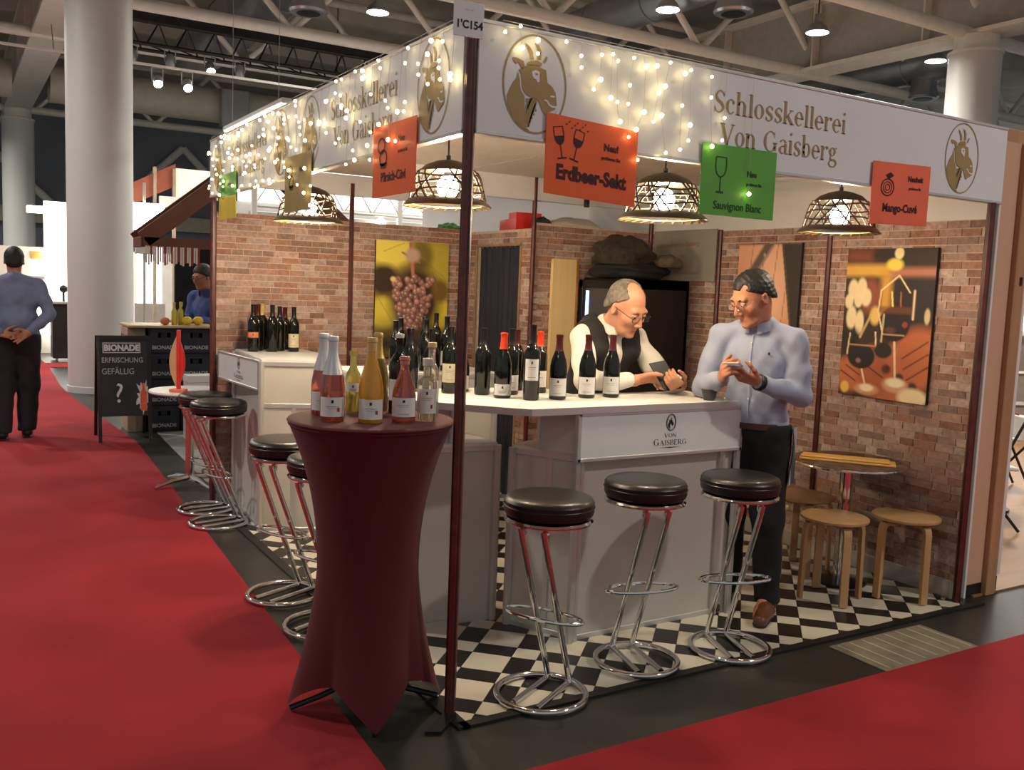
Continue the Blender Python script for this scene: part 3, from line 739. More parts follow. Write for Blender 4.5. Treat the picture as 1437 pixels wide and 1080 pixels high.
# ================================================================== pendant lamps
M_shadein = mat('pendant black metal', (.060,.045,.032), .42, metal=.4, var=.2)
M_brass = mat('pendant brass inside', (.55,.40,.17), .35, metal=.8, var=.1)
def pendant(x, y, z, label, ztop=ZC, power=PEND_W, first=[]):
    t = thing('pendant_lamp', label, 'lamp', (x, y, z), 0, 'pendant lamps of the stand')
    b = MB(); prof = [(.022,.205),(.055,.198),(.10,.180),(.128,.155)]
    b.lathe(prof, 32); b.lathe([(r-.003,zz-.003) for r,zz in prof][::-1], 32); b.build('cap', M_shadein, t, True)
    rn = random.Random(int(x*100)); 
    cage = thing('cage', None, None); cage.parent = t
    b = MB()
    def P(a, s):                                # point on the basket, s 0 rim .. 1 cap
        r = .128+(.168-.128)*(1-s)**.6; return (r*math.cos(a), r*math.sin(a), .03+.125*s)
    for k in range(24):
        a = 2*PI*k/24; da = rn.choice((-1,1))*rn.uniform(.35,.75)
        b.tube([P(a+da*j/6, j/6) for j in range(7)], .0042, 5)
    for s in (.28,.55,.80):
        ph = rn.random()*6; b.tube([P(2*PI*j/40, s+.06*math.sin(3*2*PI*j/40+ph)) for j in range(40)], .0038, 5, closed=True)
    bpy.data.objects.remove(cage)
    b.build('wire_basket', M_shadein, t, True)
    b = MB(); b.lathe([(.165,.034),(.185,.018),(.196,.006),(.196,.0),(.182,.010),(.160,.028)], 36); b.build('brim', M_shadein, t, True)
    b = MB()
    for k in range(24): a = 2*PI*k/24; b.tube([(.155*math.cos(a),.155*math.sin(a),.012),(.19*math.cos(a+.12),.19*math.sin(a+.12),.003)], .003, 4)
    b.tube([(.155*math.cos(2*PI*k/36),.155*math.sin(2*PI*k/36),.012) for k in range(36)], .003, 5, closed=True); b.build('rim_lattice', M_brass, t)
    b = MB(); b.lathe([(.018,.14),(.02,.19),(.01,.205),(.01,.225)], 12); b.build('socket', M_black, t, True)
    b = MB(); b.ball((0,0,.088), (.047,.047,.052), 16, 12); b.build('bulb', mat('lamp bulb %d' % round(power), (1,1,1), .4, emit=(1,.80,.56), estr=power*.55/.0948), t, True)
    b = MB(); b.tube([(0,0,.22),(0,0,ztop-z)], .004, 6); b.build('cable', M_black, t)
    l = bpy.data.lights.new('pendant_light', 'POINT'); l.energy = power*.85; l.color = (1,.80,.56); l.shadow_soft_size = .05   # extra light added below the glowing bulb to brighten what lies under it
    lo = bpy.data.objects.new('pendant_light', l); COL.objects.link(lo); lo.parent = t; lo.location = (0,0,.015)
pendant(.33, .80, 1.925, 'woven black pendant lamp just left of the corner post', power=PEND_W*1.2)
pendant(1.115, .27, 1.90, 'woven black pendant lamp between the orange and green posters')
pendant(2.18, .215, 1.91, 'woven black pendant lamp left of the salmon pink poster', power=PEND_W*.36)
pendant(.19, 2.25, 1.905, 'woven black pendant lamp beside the olive poster over the far counter', power=PEND_W*1.7)
t = thing('pendant_socket', 'small bare black lamp socket on a cable above the jacket pile', 'lamp', (2.25, 2.45, 2.16))
b = MB(); b.lathe([(.018,0),(.02,.01),(.02,.05),(.012,.06),(0,.062)], 12); b.build('socket', M_black, t, True)
b = MB(); b.tube([(0,0,.06),(0,0,.2)], .003, 6); b.build('cable', M_black, t)
# ================================================================== bar counters
M_panel = mat('counter panel', (.55,.52,.46), .45, var=.05, vscale=3)
M_wtop = mat('white counter top', (.78,.76,.70), .35, var=.03)
def panel_unit(name, label, poly, z0, z1, rail=.028, mids=()):
    """counter body over a floor polygon: aluminium posts and rails with panels set back between them"""
    c = Vector((sum(p[0] for p in poly)/len(poly), sum(p[1] for p in poly)/len(poly), 0))
    t = thing(name, label, 'counter', c)
    n = len(poly); P = [Vector((p[0],p[1],0))-c for p in poly]
    for i in range(n):
        a, q = P[i], P[(i+1) % n]; d = (q-a); L = d.length; d.normalize(); out = Vector((d.y,-d.x,0))
        M = Matrix((d, -out, Vector((0,0,1)))).transposed().to_4x4(); M.translation = a
        b = MB(); b.cbox((.008,.010,z0+.005), (L-.008,.020,z1-.005), .001, M); b.build('side_panel', M_panel, t)
        for z in (z0, z1-rail): b = MB(); b.cbox((.012,.002,z), (L-.012,.018,z+rail), .002, M); b.build('rail', M_alu, t)
        for m in mids:
            if i in m[0]:
                b = MB()
                if m[1] == 'v': b.cbox((L*m[2]-.014,.003,z0+.02), (L*m[2]+.014,.016,m[3]), .002, M)
                else: b.cbox((.012,.003,m[2]-.014), (L-.012,.016,m[2]+.014), .002, M)
                b.build('rail', M_alu, t)
    for a in P:
        b = MB(); b.prism([(a.x+.019*math.cos(2*PI*k/8+.39), a.y+.019*math.sin(2*PI*k/8+.39)) for k in range(8)], z0, z1); b.build('post', M_alu, t)
    b = MB(); b.prism([(p.x*.995, p.y*.995) for p in P], z1-.002, z1+.012); b.build('top_board', M_wtop, t)
    return t, c
def logo_board(t, c, o, u, n, w, z0, z1, big=True):
    u = Vector(u).normalized(); n = Vector(n).normalized(); up = Vector((0,0,1)); o = Vector(o)-c
    M = Matrix((u, -n, up)).transposed().to_4x4(); M.translation = o
    b = MB(); b.cbox((0,-.010,z0+.012), (w,.010,z1), .002, M); board = b.build('logo_board', mat('logo board white', (.76,.76,.74), .4, var=.02), t)
    for z in (z0, z1-.012): b = MB(); b.cbox((-.01,-.014,z), (w+.01,.012,z+.016), .002, M); b.build('rail', M_alu, t)
    for x in (-.012, w-.008): b = MB(); b.cbox((x,-.014,z0), (x+.02,.012,z1), .002, M); b.build('rail', M_alu, t)
    B = basis(o + u*(w*.535) + n*.0115, u, up); s = .9 if big else .85
    zc = (z0+z1)/2
    b = MB(); Mo = B @ Matrix.Translation((0, zc+.055*s, 0))
    b.add(*ring(.033*s, .045*s, .004*s, 28), Mo); b.add(*ring(.027*s, .038*s, .0018*s, 28), Mo); b.build('emblem_ring', M_ink, board)
    b = MB()
    for k, P in GOAT.items(): b.add([(*gxy(p, .024*s, .033*s), 0) for p in P], [tuple(range(len(P)))[::-1]], Mo)
    b.build('goat_emblem', M_ink, board)
    put_serif('lettering', 'VON', .020*s, .082*s, M_ink, board, B @ Matrix.Translation((0, zc-.022*s, 0)))
    put_serif('lettering', 'GAISBERG', .034*s, .225*s, M_ink, board, B @ Matrix.Translation((0, zc-.062*s, 0)), smallcaps=True)
    b = MB(); b.add([(-.075*s,-.001,0),(0,-.0035,0),(.075*s,-.001,0),(0,.0015,0)], [(0,1,2,3)], B @ Matrix.Translation((0, zc-.074*s, 0))); b.build('flourish', M_ink, board)
# front counter under the logo
t, c = panel_unit('bar_counter', 'white front bar counter with goat logo board behind the three bar stools', [(.83,.40),(1.68,.40),(1.68,.80),(.80,.80),(.67,.72)], 0, .85, mids=[([4],'v',.55,.83)])
logo_board(t, c, (.79,.37,0), (1,0,0), (0,-1,0), .965, .835, 1.049)
for x, y in ((.80,.385),(1.755,.375)): b = MB(); b.cbox((x-.013-c.x,y-.013-c.y,0), (x+.013-c.x,y+.013-c.y,1.049), .003); b.build('leg', M_alu, t)
b = MB(); b.prism([(.805-c.x,.40-c.y),(.822-c.x,.41-c.y),(.737-c.x,.583-c.y),(.72-c.x,.573-c.y)], .862, 1.049); b.build('upper_panel', M_panel, t)
b = MB(); b.cbox((.715-c.x,.568-c.y,.862), (.738-c.x,.59-c.y,1.049), .003); b.build('support_post', M_alu, t)
b = MB(); b.box((1.75-c.x,.39-c.y,.85), (1.76-c.x,.79-c.y,1.049)); b.box((1.67-c.x,.40-c.y,0), (1.76-c.x,.41-c.y,.86)); b.build('end_panel', M_panel, t)
# side counter behind the red table
t, c = panel_unit('bar_counter', 'plain beige side counter behind the red high table', [(.14,.84),(.635,.80),(.635,1.14),(.14,1.14)], 0, .85)
for x, y in ((.42,.86),(.20,.88),(.60,1.10)): b = MB(); b.cbox((x-.012-c.x,y-.012-c.y,.86), (x+.012-c.x,y+.012-c.y,1.049), .003); b.build('support_post', M_alu, t)
b = MB(); b.cbox((.21-c.x,.87-c.y,.862), (.41-c.x,.88-c.y,1.05), .002); b.build('upper_panel', M_panel, t)
# continuous worktop
poly = [(.775,.355),(1.77,.355),(1.77,.80),(1.05,.80),(1.05,1.16),(.12,1.16),(.12,.79),(.53,.352)]
t = thing('worktop', 'white angled bar worktop carrying the dark wine bottles', 'worktop', (.8,.7,1.054))
b = MB(); b.prism([(x-.8,y-.7) for x,y in poly], 0, .024); b.build('board', M_wtop, t)
b = MB()
for i in (0, len(poly)-1, len(poly)-2, 1):
    a = Vector((*poly[i],0))-Vector((.8,.7,0)); q = Vector((*poly[(i+1)%len(poly)],0))-Vector((.8,.7,0)); d=(q-a).normalized(); o_=Vector((d.y,-d.x,0))
    b.add([a+o_*.003+Vector((0,0,-.004)), q+o_*.003+Vector((0,0,-.004)), q+o_*.003+Vector((0,0,.026)), a+o_*.003+Vector((0,0,.026)), a-o_*.004+Vector((0,0,-.004)), q-o_*.004+Vector((0,0,-.004)), q-o_*.004+Vector((0,0,.026)), a-o_*.004+Vector((0,0,.026))],
          [(0,1,2,3),(5,4,7,6),(3,2,6,7),(0,4,5,1),(0,3,7,4),(1,5,6,2)])
b.build('edge_band', M_alu, t)
# far counter on the left with its own logo board
t, c = panel_unit('bar_counter', 'tall cream lit counter with logo board at the far left corner of the stand', [(.08,2.76),(.50,2.60),(.62,2.95),(.62,3.62),(.14,3.62)], 0, 1.075, mids=[([0],'h',.80),([0],'v',.44,.80)])
logo_board(t, c, (.035,3.60,0), (.06,-1,0), (-1,-.06,0), .80, .885, 1.075, False)
# inner back counter for the row of dark bottles
panel_unit('bar_counter', 'low inner counter behind the table bottles carrying dark wine bottles', [(.42,2.02),(1.32,2.02),(1.32,2.50),(.42,2.50)], 0, 1.055)

# ================================================================== bar stools
def make_stool():
    t = thing('bar_stool', '', 'stool', (0,0,0), 0, 'black bar stools')
    H = .80; r = .172
    b = MB(); b.lathe([(0,H-.078),(r-.02,H-.078),(r-.004,H-.070),(r+.002,H-.055),(r,H-.036),(r+.002,H-.020),(r-.006,H-.008),(r-.022,H-.001),(r-.06,H+.002),(0,H+.001)], 44); b.build('seat', M_leather, t, True)
    b = MB(); b.tube([((r+.002)*math.cos(2*PI*k/44),(r+.002)*math.sin(2*PI*k/44),H-.036) for k in range(44)], .0028, 5, closed=True); b.build('piping', M_leather, t.children[0], True)
    b = MB(); b.lathe([(0,H-.082),(r-.008,H-.082),(r,H-.090),(r-.002,H-.097),(r-.02,H-.099),(0,H-.099)][::-1], 44); b.build('seat_ring', M_chrome, t, True)
    for s in (-1,1):                     # legs run from one side of the seat to the far side of the base ring
        y = s*.048
        pts = [(-.03,y,H-.10),(-.085,y,H-.10),(-.108,y,H-.108),(-.117,y,H-.135),(-.112,y,H-.165),(.135,y,.062),(.146,y,.028),(.138,y,.014),(.115,y,.012),(-.135,y*1.05,.012)]
        P = catmull(pts, 5); b = MB(); b.tube(P, .0125, 12); b.build('leg', M_chrome, t, True)
    R0 = .175; b = MB(); b.tube([(R0*math.cos(2*PI*k/56),R0*math.sin(2*PI*k/56),.013) for k in range(56)], .013, 10, closed=True); b.build('base_ring', M_chrome, t, True)
    # footrest hoop fixed to the legs
    zc = .33; xc = .010
    b = MB(); b.tube([(xc+.062*math.cos(a)-.02, .165*math.sin(a), zc+.0*math.cos(a)) for a in [2*PI*k/40 for k in range(40)]], .0075, 8, closed=True); b.build('footrest', M_chrome, t, True)
    for s in (-1,1): b = MB(); b.ball((-.113,s*.048,H-.125), (.016,.016,.022), 10, 8); b.build('joint', M_chrome, t, True)
    return t
st = make_stool()
places = [((.39,-.02), 30, 'black leather bar stool nearest the camera, left of the front counter'),
          ((.93,.065), 76, 'black leather bar stool in the middle of the three before the logo counter'),
          ((1.42,.01), 70, 'black leather bar stool beside the standing man in black trousers'),
          ((-.155,1.52), 25, 'black leather bar stool behind the left edge of the red table'),
          ((-.12,1.03), 28, 'black leather bar stool mostly hidden behind the red table'),
          ((-.11,3.03), 12, 'black leather bar stool in front of the far counter with logo, nearer one'),
          ((-.10,3.43), 10, 'black leather bar stool in front of the far counter with logo, farther one')]
for i, ((x,y), a, lab) in enumerate(places):
    if i == 0: st.location = (x,y,.005); st.rotation_euler.z = R(a); st['label'] = lab
    else: dup(st, (x,y,(.0125 if i == 1 else .005) if i < 3 else .0065), R(a), lab)

# ================================================================== high table with red stretch cover
M_cover = mat('dark red stretch fabric', hexc(82, 5, 11), .8, var=.1, vscale=7, bump=.15, bscale=350, sheen=.08)
tb = thing('high_table', 'round high table under a dark red stretch cover', 'table', (-.25,.21,.0065), R(12))
NS, NZ = 96, 60; v = []; f = []
H = 1.088
feet = [math.atan2(y,x) for x, y in ((-.26,.13),(-.12,-.21),(.27,-.09),(.13,.22))]
feet = [R(153), R(243), R(333), R(63)]
def cover_r(a, z):
    s = z/H
    d = min(abs((a-ft+PI) % (2*PI)-PI) for ft in feet); lob = math.cos(2*d)         # 1 at a foot, 0 midway
    top = .302; waist = .186; foot = .200+.094*max(0,lob)**1.1
    if s > .5: k = (s-.5)/.5; r = waist+(top-waist)*(k**2.1)
    else: k = (.5-s)/.5; r = waist+(foot-waist)*(k**1.55)
    return r
for j in range(NZ+1):
    for i in range(NS):
        a = 2*PI*i/NS; d = min(abs((a-ft+PI) % (2*PI)-PI) for ft in feet)
        zlow = .125*math.sin(min(d, PI/4)/(PI/4)*PI/2)**.8 + .012
        z = zlow+(H-.012-zlow)*j/NZ; r = cover_r(a, z); v.append((r*math.cos(a), r*math.sin(a), z))
for j in range(NZ):
    for i in range(NS): k = (i+1) % NS; f.append((j*NS+i, j*NS+k, (j+1)*NS+k, (j+1)*NS+i))
base = NZ*NS
for rr, zz in ((.302,H-.006),(.297,H),(.28,H+.001),(.15,H+.001)):
    o_ = len(v); v += [(rr*math.cos(2*PI*i/NS), rr*math.sin(2*PI*i/NS), zz) for i in range(NS)]
    for i in range(NS): k = (i+1) % NS; f.append((base+i, base+k, o_+k, o_+i))
    base = o_
f.append(tuple(base+i for i in range(NS)))
b = MB(); b.add(v, f); b.build('stretch_cover', M_cover, tb, True, angle=60)
b = MB(); b.tube([(.296*math.cos(2*PI*i/64),.296*math.sin(2*PI*i/64),H-.018) for i in range(64)], .0018, 5, closed=True); b.build('seam', M_cover, tb)
for ft in feet:
    b = MB(); b.tube([(0,0,.12),(.16*math.cos(ft),.16*math.sin(ft),.05),(.275*math.cos(ft),.275*math.sin(ft),.012)], .011, 8); b.build('foot', M_black, tb)
b = MB(); b.tube([(0,0,.1),(0,0,H-.03)], .03, 12); b.build('pole', M_chrome, tb)

# ================================================================== bottles
SHAPES = dict(
 burgundy=[(.0,0),(.036,0),(.0405,.006),(.0405,.13),(.0395,.155),(.034,.185),(.024,.212),(.0165,.235),(.0145,.262),(.0145,.285),(.016,.287),(.016,.298),(.0142,.30),(0,.30)],
 bordeaux=[(.0,0),(.034,0),(.0375,.006),(.0375,.175),(.036,.192),(.027,.212),(.0165,.228),(.0142,.245),(.0142,.288),(.0155,.290),(.0155,.300),(0,.302)],
 sekt=[(.0,0),(.039,0),(.0435,.006),(.0435,.10),(.0425,.125),(.037,.16),(.027,.195),(.0185,.225),(.0155,.25),(.0155,.28),(.018,.282),(.018,.292),(.016,.298),(0,.299)],
 flask=[(.0,0),(.033,0),(.036,.006),(.036,.128),(.034,.142),(.024,.152),(.0155,.160),(.0145,.196),(.017,.198),(.017,.224),(.015,.226),(0,.226)],
 slim=[(.0,0),(.026,0),(.029,.006),(.029,.15),(.026,.172),(.0165,.192),(.0135,.205),(.0135,.25),(.016,.252),(.016,.272),(0,.273)])
MESH = {}; M_cgr = mat('grey print', (.16,.15,.14), .6, var=.1)
def bottle_mesh(shape, z0=0, z1=9, off=0.0, seg=22):
    prof = SHAPES[shape]; P = []
    def rad(z):
        for (r0,a),(r1,c) in zip(prof[1:-1], prof[2:]):
            if a <= z <= c and c > a: return r0+(r1-r0)*(z-a)/(c-a)
        return prof[-2][0]
    zs = sorted(set([z0]+[z for r,z in prof[1:-1] if z0 < z < z1]+[min(z1,prof[-1][1])]))
    return [(rad(z)+off, z) for z in zs]
M_foilw = mat('white foil', (.62,.63,.64), .35, metal=.5, bump=.1, bscale=150); M_foilg = mat('gold foil', hexc(196,166,96), .3, metal=.8, bump=.1, bscale=150)
M_rose = mat('rose wine glass', hexc(206,112,92), .05, trans=.75, coat=.6, bump=.01); M_orange = mat('orange sparkling glass', hexc(226,164,34), .08, trans=.3, coat=.6, bump=.01)
M_pale = mat('pale wine glass', hexc(226,220,196), .04, trans=.8, coat=.4, bump=.01); M_green = mat('olive wine glass', hexc(140,120,50), .06, trans=.4, coat=.6, bump=.01)
M_darkred = mat('dark red capsule', hexc(70,14,16), .4, var=.1); M_orcap = mat('orange capsule', hexc(216,62,24), .4, var=.08); M_blcap = mat('black capsule', (.008,.008,.008), .35, var=.1)
M_label2 = mat('cream label', (.62,.55,.38), .7, var=.08, vscale=40); M_gcap = mat('pale gold capsule', hexc(198,168,104), .4, var=.06); M_red = mat('red print', hexc(190,30,34), .5, var=.08)
FACE = lambda x, y: math.atan2(-2.93-y, -1.56-x)
def bottle(x, y, z, shape, glass, cap, lab, label, h=None, group=None, lz=(.03,.11), fruit=False, turn=0.0, capz=None, name='wine_bottle', span=1.15, fw=None):
    t = thing(name, label, 'bottle', (x, y, z), FACE(x,y)+turn, group)
    H0 = SHAPES[shape][-1][1]; s = 1.0 if h is None else h/H0
    b = MB(); b.lathe([(r*(1 if s > .9 else .98), zz*s) for r, zz in SHAPES[shape]], 22); b.build('glass', glass, t, True)
    if cap:
        cz = capz if capz else (H0-.075 if shape in ('burgundy','bordeaux') else H0-.05)
        b = MB(); b.lathe([(r, zz*s) for r, zz in bottle_mesh(shape, cz, 9, .0012)]+[(0,(H0+.0015)*s)], 20); b.build('capsule', cap, t, True)
    if lab:
        P = bottle_mesh(shape, lz[0], lz[1], .0009); sp = span
        b = MB(); b.lathe([(r, zz*s) for r, zz in P], 14, None, -sp, sp); lo = b.build('label', lab, t, True)
        r0 = P[0][0]+.0006
        def patch(nm, m, a0, a1, z0, z1):
            q = MB(); q.lathe([(r0+.0004, z0*s),(r0+.0004, z1*s)], 4, None, a0, a1); q.build(nm, m, lo)
        zt = lz[1]; patch('crest', M_ink, -.09, .09, zt-.020, zt-.009)
        patch('print_line', M_cgr, -.5, .5, zt-.033, zt-.0315); patch('print_line', M_cgr, -.38, .38, zt-.040, zt-.039)
        if fruit: patch('fruit_print', M_red, .38, .58, lz[0]+.018, lz[0]+.032)
        else: patch('print_line', M_cgr, -.45, .45, lz[0]+.012, lz[0]+.0135)
    return t
zt = 1.0962
G1 = 'bottles on the red high table'
bottle(-.415,.17,zt,'sekt',M_rose,M_foilw,M_paper,'rosé bottle with white foil neck at the front left of the red table',group=G1,lz=(.02,.088),fruit=True,capz=.165)
bottle(-.392,.33,zt,'sekt',M_rose,M_foilw,M_paper,'rosé bottle with white foil neck behind the other foil bottle, left on the table',group=G1,lz=(.02,.088),fruit=True,capz=.165)
bottle(-.300,.10,zt,'sekt',M_orange,M_gcap,M_paper,'bright orange-yellow bottle in the middle of the red table',group=G1,lz=(.015,.085),fruit=True,capz=.25)
bottle(-.150,.40,zt,'sekt',M_green,M_foilg,None,'olive gold bottle with gold foil behind the orange-yellow bottle',group=G1,capz=.20)
bottle(-.185,.075,zt,'sekt',M_rose,mat('pink capsule',hexc(190,120,108),.4,var=.1),M_paper,'small rosé bottle right of the orange-yellow bottle',h=.235,group=G1,lz=(.03,.115),capz=.262)
bottle(-.090,.085,zt,'flask',M_pale,mat('clear stopper',(.7,.66,.55),.2,var=.05),M_paper,'small clear square-shouldered bottle at the right front of the red table',group=G1,lz=(.03,.118),fruit=True,capz=.20)
bottle(.000,.235,zt,'slim',M_pale,mat('cork stopper',hexc(210,186,130),.6,var=.15),M_paper,'slim clear bottle with cork stopper at the right edge of the red table',group=G1,lz=(.05,.13),capz=.255)
bottle(-.255,.385,zt,'slim',mat('pale yellow glass',hexc(220,210,110),.05,trans=.6,coat=.4,bump=.01),None,M_paper,'pale yellow bottle between the foil bottle and the orange-yellow one',h=.23,group=G1,lz=(.09,.13))
bottle(-.105,.30,zt,'bordeaux',M_blackglass,mat('white cap',(.75,.74,.7),.4,var=.04),M_paper,'dark bottle with white cap behind the small rosé bottle',group=G1,lz=(.05,.13),capz=.285)
zb = 1.0785; G2 = 'dark wine bottles on the bar worktop'
bottle(1.175,.66,zb,'burgundy',M_blackglass,M_darkred,M_paper,'dark burgundy bottle rightmost of the row, in front of the bartender',group=G2,lz=(.018,.10))
bottle(1.035,.665,zb,'burgundy',M_blackglass,M_darkred,M_paper,'dark burgundy bottle second from right, beside the bartender',group=G2,lz=(.018,.10))
bottle(.855,.645,zb,'burgundy',M_blackglass,M_darkred,M_paper,'dark burgundy bottle third from right, alone by the counter corner',group=G2,lz=(.018,.10))
bottle(.715,.655,zb,'bordeaux',M_blackglass,M_blcap,M_paper,'tallest dark bottle with high square label near the worktop corner',h=.345,group=G2,lz=(.08,.165),span=.9)
bottle(.915,.90,zb,'bordeaux',M_blackglass,M_orcap,M_paper,'dark bottle with orange capsule behind the tallest bottle',group=G2)
bottle(.735,.87,zb,'bordeaux',M_blackglass,M_blcap,M_paper,'dark bottle with black capsule left of the tallest bottle',h=.315,group=G2,lz=(.02,.09))
bottle(.625,.76,zb,'burgundy',M_blackglass,M_orcap,M_paper,'dark bottle with orange red capsule and low white label',group=G2,lz=(.014,.065))
bottle(.59,.89,zb,'bordeaux',M_blackglass,M_blcap,None,'unlabelled dark bottle left of the orange capped one',h=.315,group=G2)
bottle(.86,1.03,zb,'bordeaux',M_blackglass,M_darkred,None,'dark bottle with red capsule at the back of the worktop',group=G2)
bottle(.545,1.02,zb,'burgundy',M_blackglass,None,M_paper,'short dark bottle half hidden by the corner post',h=.24,group=G2,lz=(.02,.10))
bottle(.465,.985,zb,'bordeaux',M_blackglass,M_blcap,M_label2,'dark bottle with yellowish label just left of the corner post',h=.315,group=G2,lz=(.05,.135))
bottle(.40,1.05,zb,'bordeaux',M_blackglass,M_blcap,M_paper,'dark bottle behind the slim clear bottle, left of the yellow label bottle',h=.30,group=G2)
bottle(.30,1.08,zb,'burgundy',M_blackglass,M_blcap,None,'dark bottle at the left end of the worktop',group=G2)
G3 = 'dark wine bottles on the inner counter'
for i, (x, y, sh, hh) in enumerate([(1.10,2.42,'bordeaux',.34),(.98,2.34,'burgundy',.32),(1.03,2.13,'bordeaux',.33),(1.16,2.22,'bordeaux',.32),(.90,2.15,'burgundy',.31),(.80,2.30,'bordeaux',.31),(1.24,2.38,'burgundy',.31),(.70,2.15,'bordeaux',.30)]):
    bottle(x, y, 1.068, sh, M_blackglass, M_blcap, M_paper if i == 2 else None, ['dark bottle leftmost against the grape picture on the inner counter','dark bottle second from left before the grape picture','dark labelled bottle third before the grape picture','dark bottle rightmost before the grape picture','shorter dark bottle in front of the grape picture row','dark bottle low before the grapes, left of the shorter one','dark bottle behind the slim clear bottle before the grapes','dark bottle at the left end of the inner counter'][i], h=hh, group=G3)
G4 = 'dark wine bottles on the far counter'
for i, (x, y, cap, lab, hh) in enumerate([(.20,3.38,M_blcap,mat('orange label',hexc(200,120,80),.6,var=.1),.32),(.255,3.46,M_darkred,None,.32),(.315,3.56,M_gcap,None,.32),(.325,3.36,M_blcap,None,.32),(.40,3.44,M_blcap,None,.31),(.475,3.56,M_darkred,None,.30),(.475,3.36,M_blcap,M_label2,.31)]):
    bottle(x, y, 1.0875, 'bordeaux', M_blackglass, cap, lab, ['dark bottle with orange label leftmost on the far counter','dark bottle with dark red capsule second on the far counter','dark bottle with pale gold capsule on the far counter','dark bottle in front of the gold capped one on the far counter','dark bottle in the middle right of the far counter row','dark bottle with red capsule at the back of the far counter row','dark bottle with ornate cream label rightmost on the far counter'][i], h=hh, group=G4, lz=(.03,.12) if i else (.09,.125))

# ================================================================== wooden stools and pedestal table by the right wall
def wood_stool():
    t = thing('wooden_stool', '', 'stool', (0,0,0), 0, 'birch wooden stools')
    b = MB(); b.lathe([(0,.428),(.165,.428),(.174,.434),(.174,.445),(.168,.450),(0,.450)], 40); b.build('seat', M_birch, t, True)
    for k in range(4):
        a = k*PI/2+PI/4; b = MB(); w = .021
        prof = [(.05,.420),(.13,.420),(.150,.414),(.162,.398),(.166,.375),(.172,.006)]
        q = []
        for i,(r,z) in enumerate(prof): q.append((r,z))
        inn = [(.05,.402),(.125,.402),(.139,.396),(.146,.385),(.149,.365),(.155,.006)]
        vv = [(r,-w,z) for r,z in q]+[(r,w,z) for r,z in q]+[(r,-w,z) for r,z in inn]+[(r,w,z) for r,z in inn]
        n = len(q); ff = []
        for i in range(n-1): ff += [(i,i+1,n+i+1,n+i),(2*n+i,3*n+i,3*n+i+1,2*n+i+1),(i,2*n+i,2*n+i+1,i+1),(n+i,n+i+1,3*n+i+1,3*n+i)]
        ff += [(0,n,3*n,2*n),(n-1,3*n-1,4*n-1,2*n-1)]
        b.add(vv, ff, Matrix.Rotation(a,4,'Z')); b.build('leg', M_birch, t, True, angle=35)
    return t
ws = wood_stool()
for i, (x,y,a,lab) in enumerate([(2.43,.31,20,'birch wooden stool in front of the pedestal table'),(2.83,.17,35,'birch wooden stool right of the pedestal table, by the end post'),(2.69,.75,10,'birch wooden stool behind the pedestal table'),(2.28,.72,30,'birch wooden stool half hidden behind the standing man')]):
    if i == 0: ws.location=(x,y,.0046); ws.rotation_euler.z=R(a); ws['label']=lab
    else: dup(ws,(x,y,.0046),R(a),lab)
t = thing('pedestal_table', 'small round brown table on a chrome pedestal by the right brick wall', 'table', (2.735,.50,.0046))
b = MB(); b.lathe([(0,.672),(.295,.672),(.302,.678),(.302,.690),(.295,.695),(0,.695)], 44); b.build('table_top', mat('brown table top',(.12,.075,.05),.22,var=.3,vscale=14), t, True)
b = MB(); b.tube([(.304*math.cos(2*PI*k/44),.304*math.sin(2*PI*k/44),.680) for k in range(44)], .007, 8, closed=True); b.build('rim', M_chrome, t, True)
b = MB(); b.lathe([(.035,.03),(.035,.66),(.09,.668)], 24); b.build('pole', M_chrome, t, True)
b = MB(); b.lathe([(0,0),(.15,0),(.15,.012),(.06,.03),(0,.035)], 36); b.build('base', mat('dark base',(.03,.03,.03),.25,metal=.6,var=.1), t, True)
t = thing('wooden_board', 'long pale wooden board lying on the pedestal table', 'board', (2.68,.46,.7005), R(-52))
b = MB(); b.cbox((-.25,-.07,0), (.25,.07,.014), .004); b.build('board', mat('pale plywood',hexc(214,164,86),.5,var=.12,vscale=5,stretch=(.2,1,1)), t)
b = MB(); b.cbox((-.24,-.066,.014), (.22,.05,.026), .004); b.build('upper_board', MATS['pale plywood'], t)
# small cup on the worktop
t = thing('cup', 'small dark cup on the worktop beside the standing man', 'cup', (1.60,.43,1.0785))
b = MB(); b.lathe([(.0,.002),(.024,.002),(.026,0),(.027,.004),(.040,.052),(.0405,.056),(.038,.055),(.026,.008),(0,.006)], 24); b.build('cup_body', mat('dark cup',(.03,.032,.035),.35,var=.1), t, True)
b = MB(); b.lathe([(.0405,.0555),(.039,.0572),(.0375,.0555)], 24); b.build('rim', M_white, t, True)
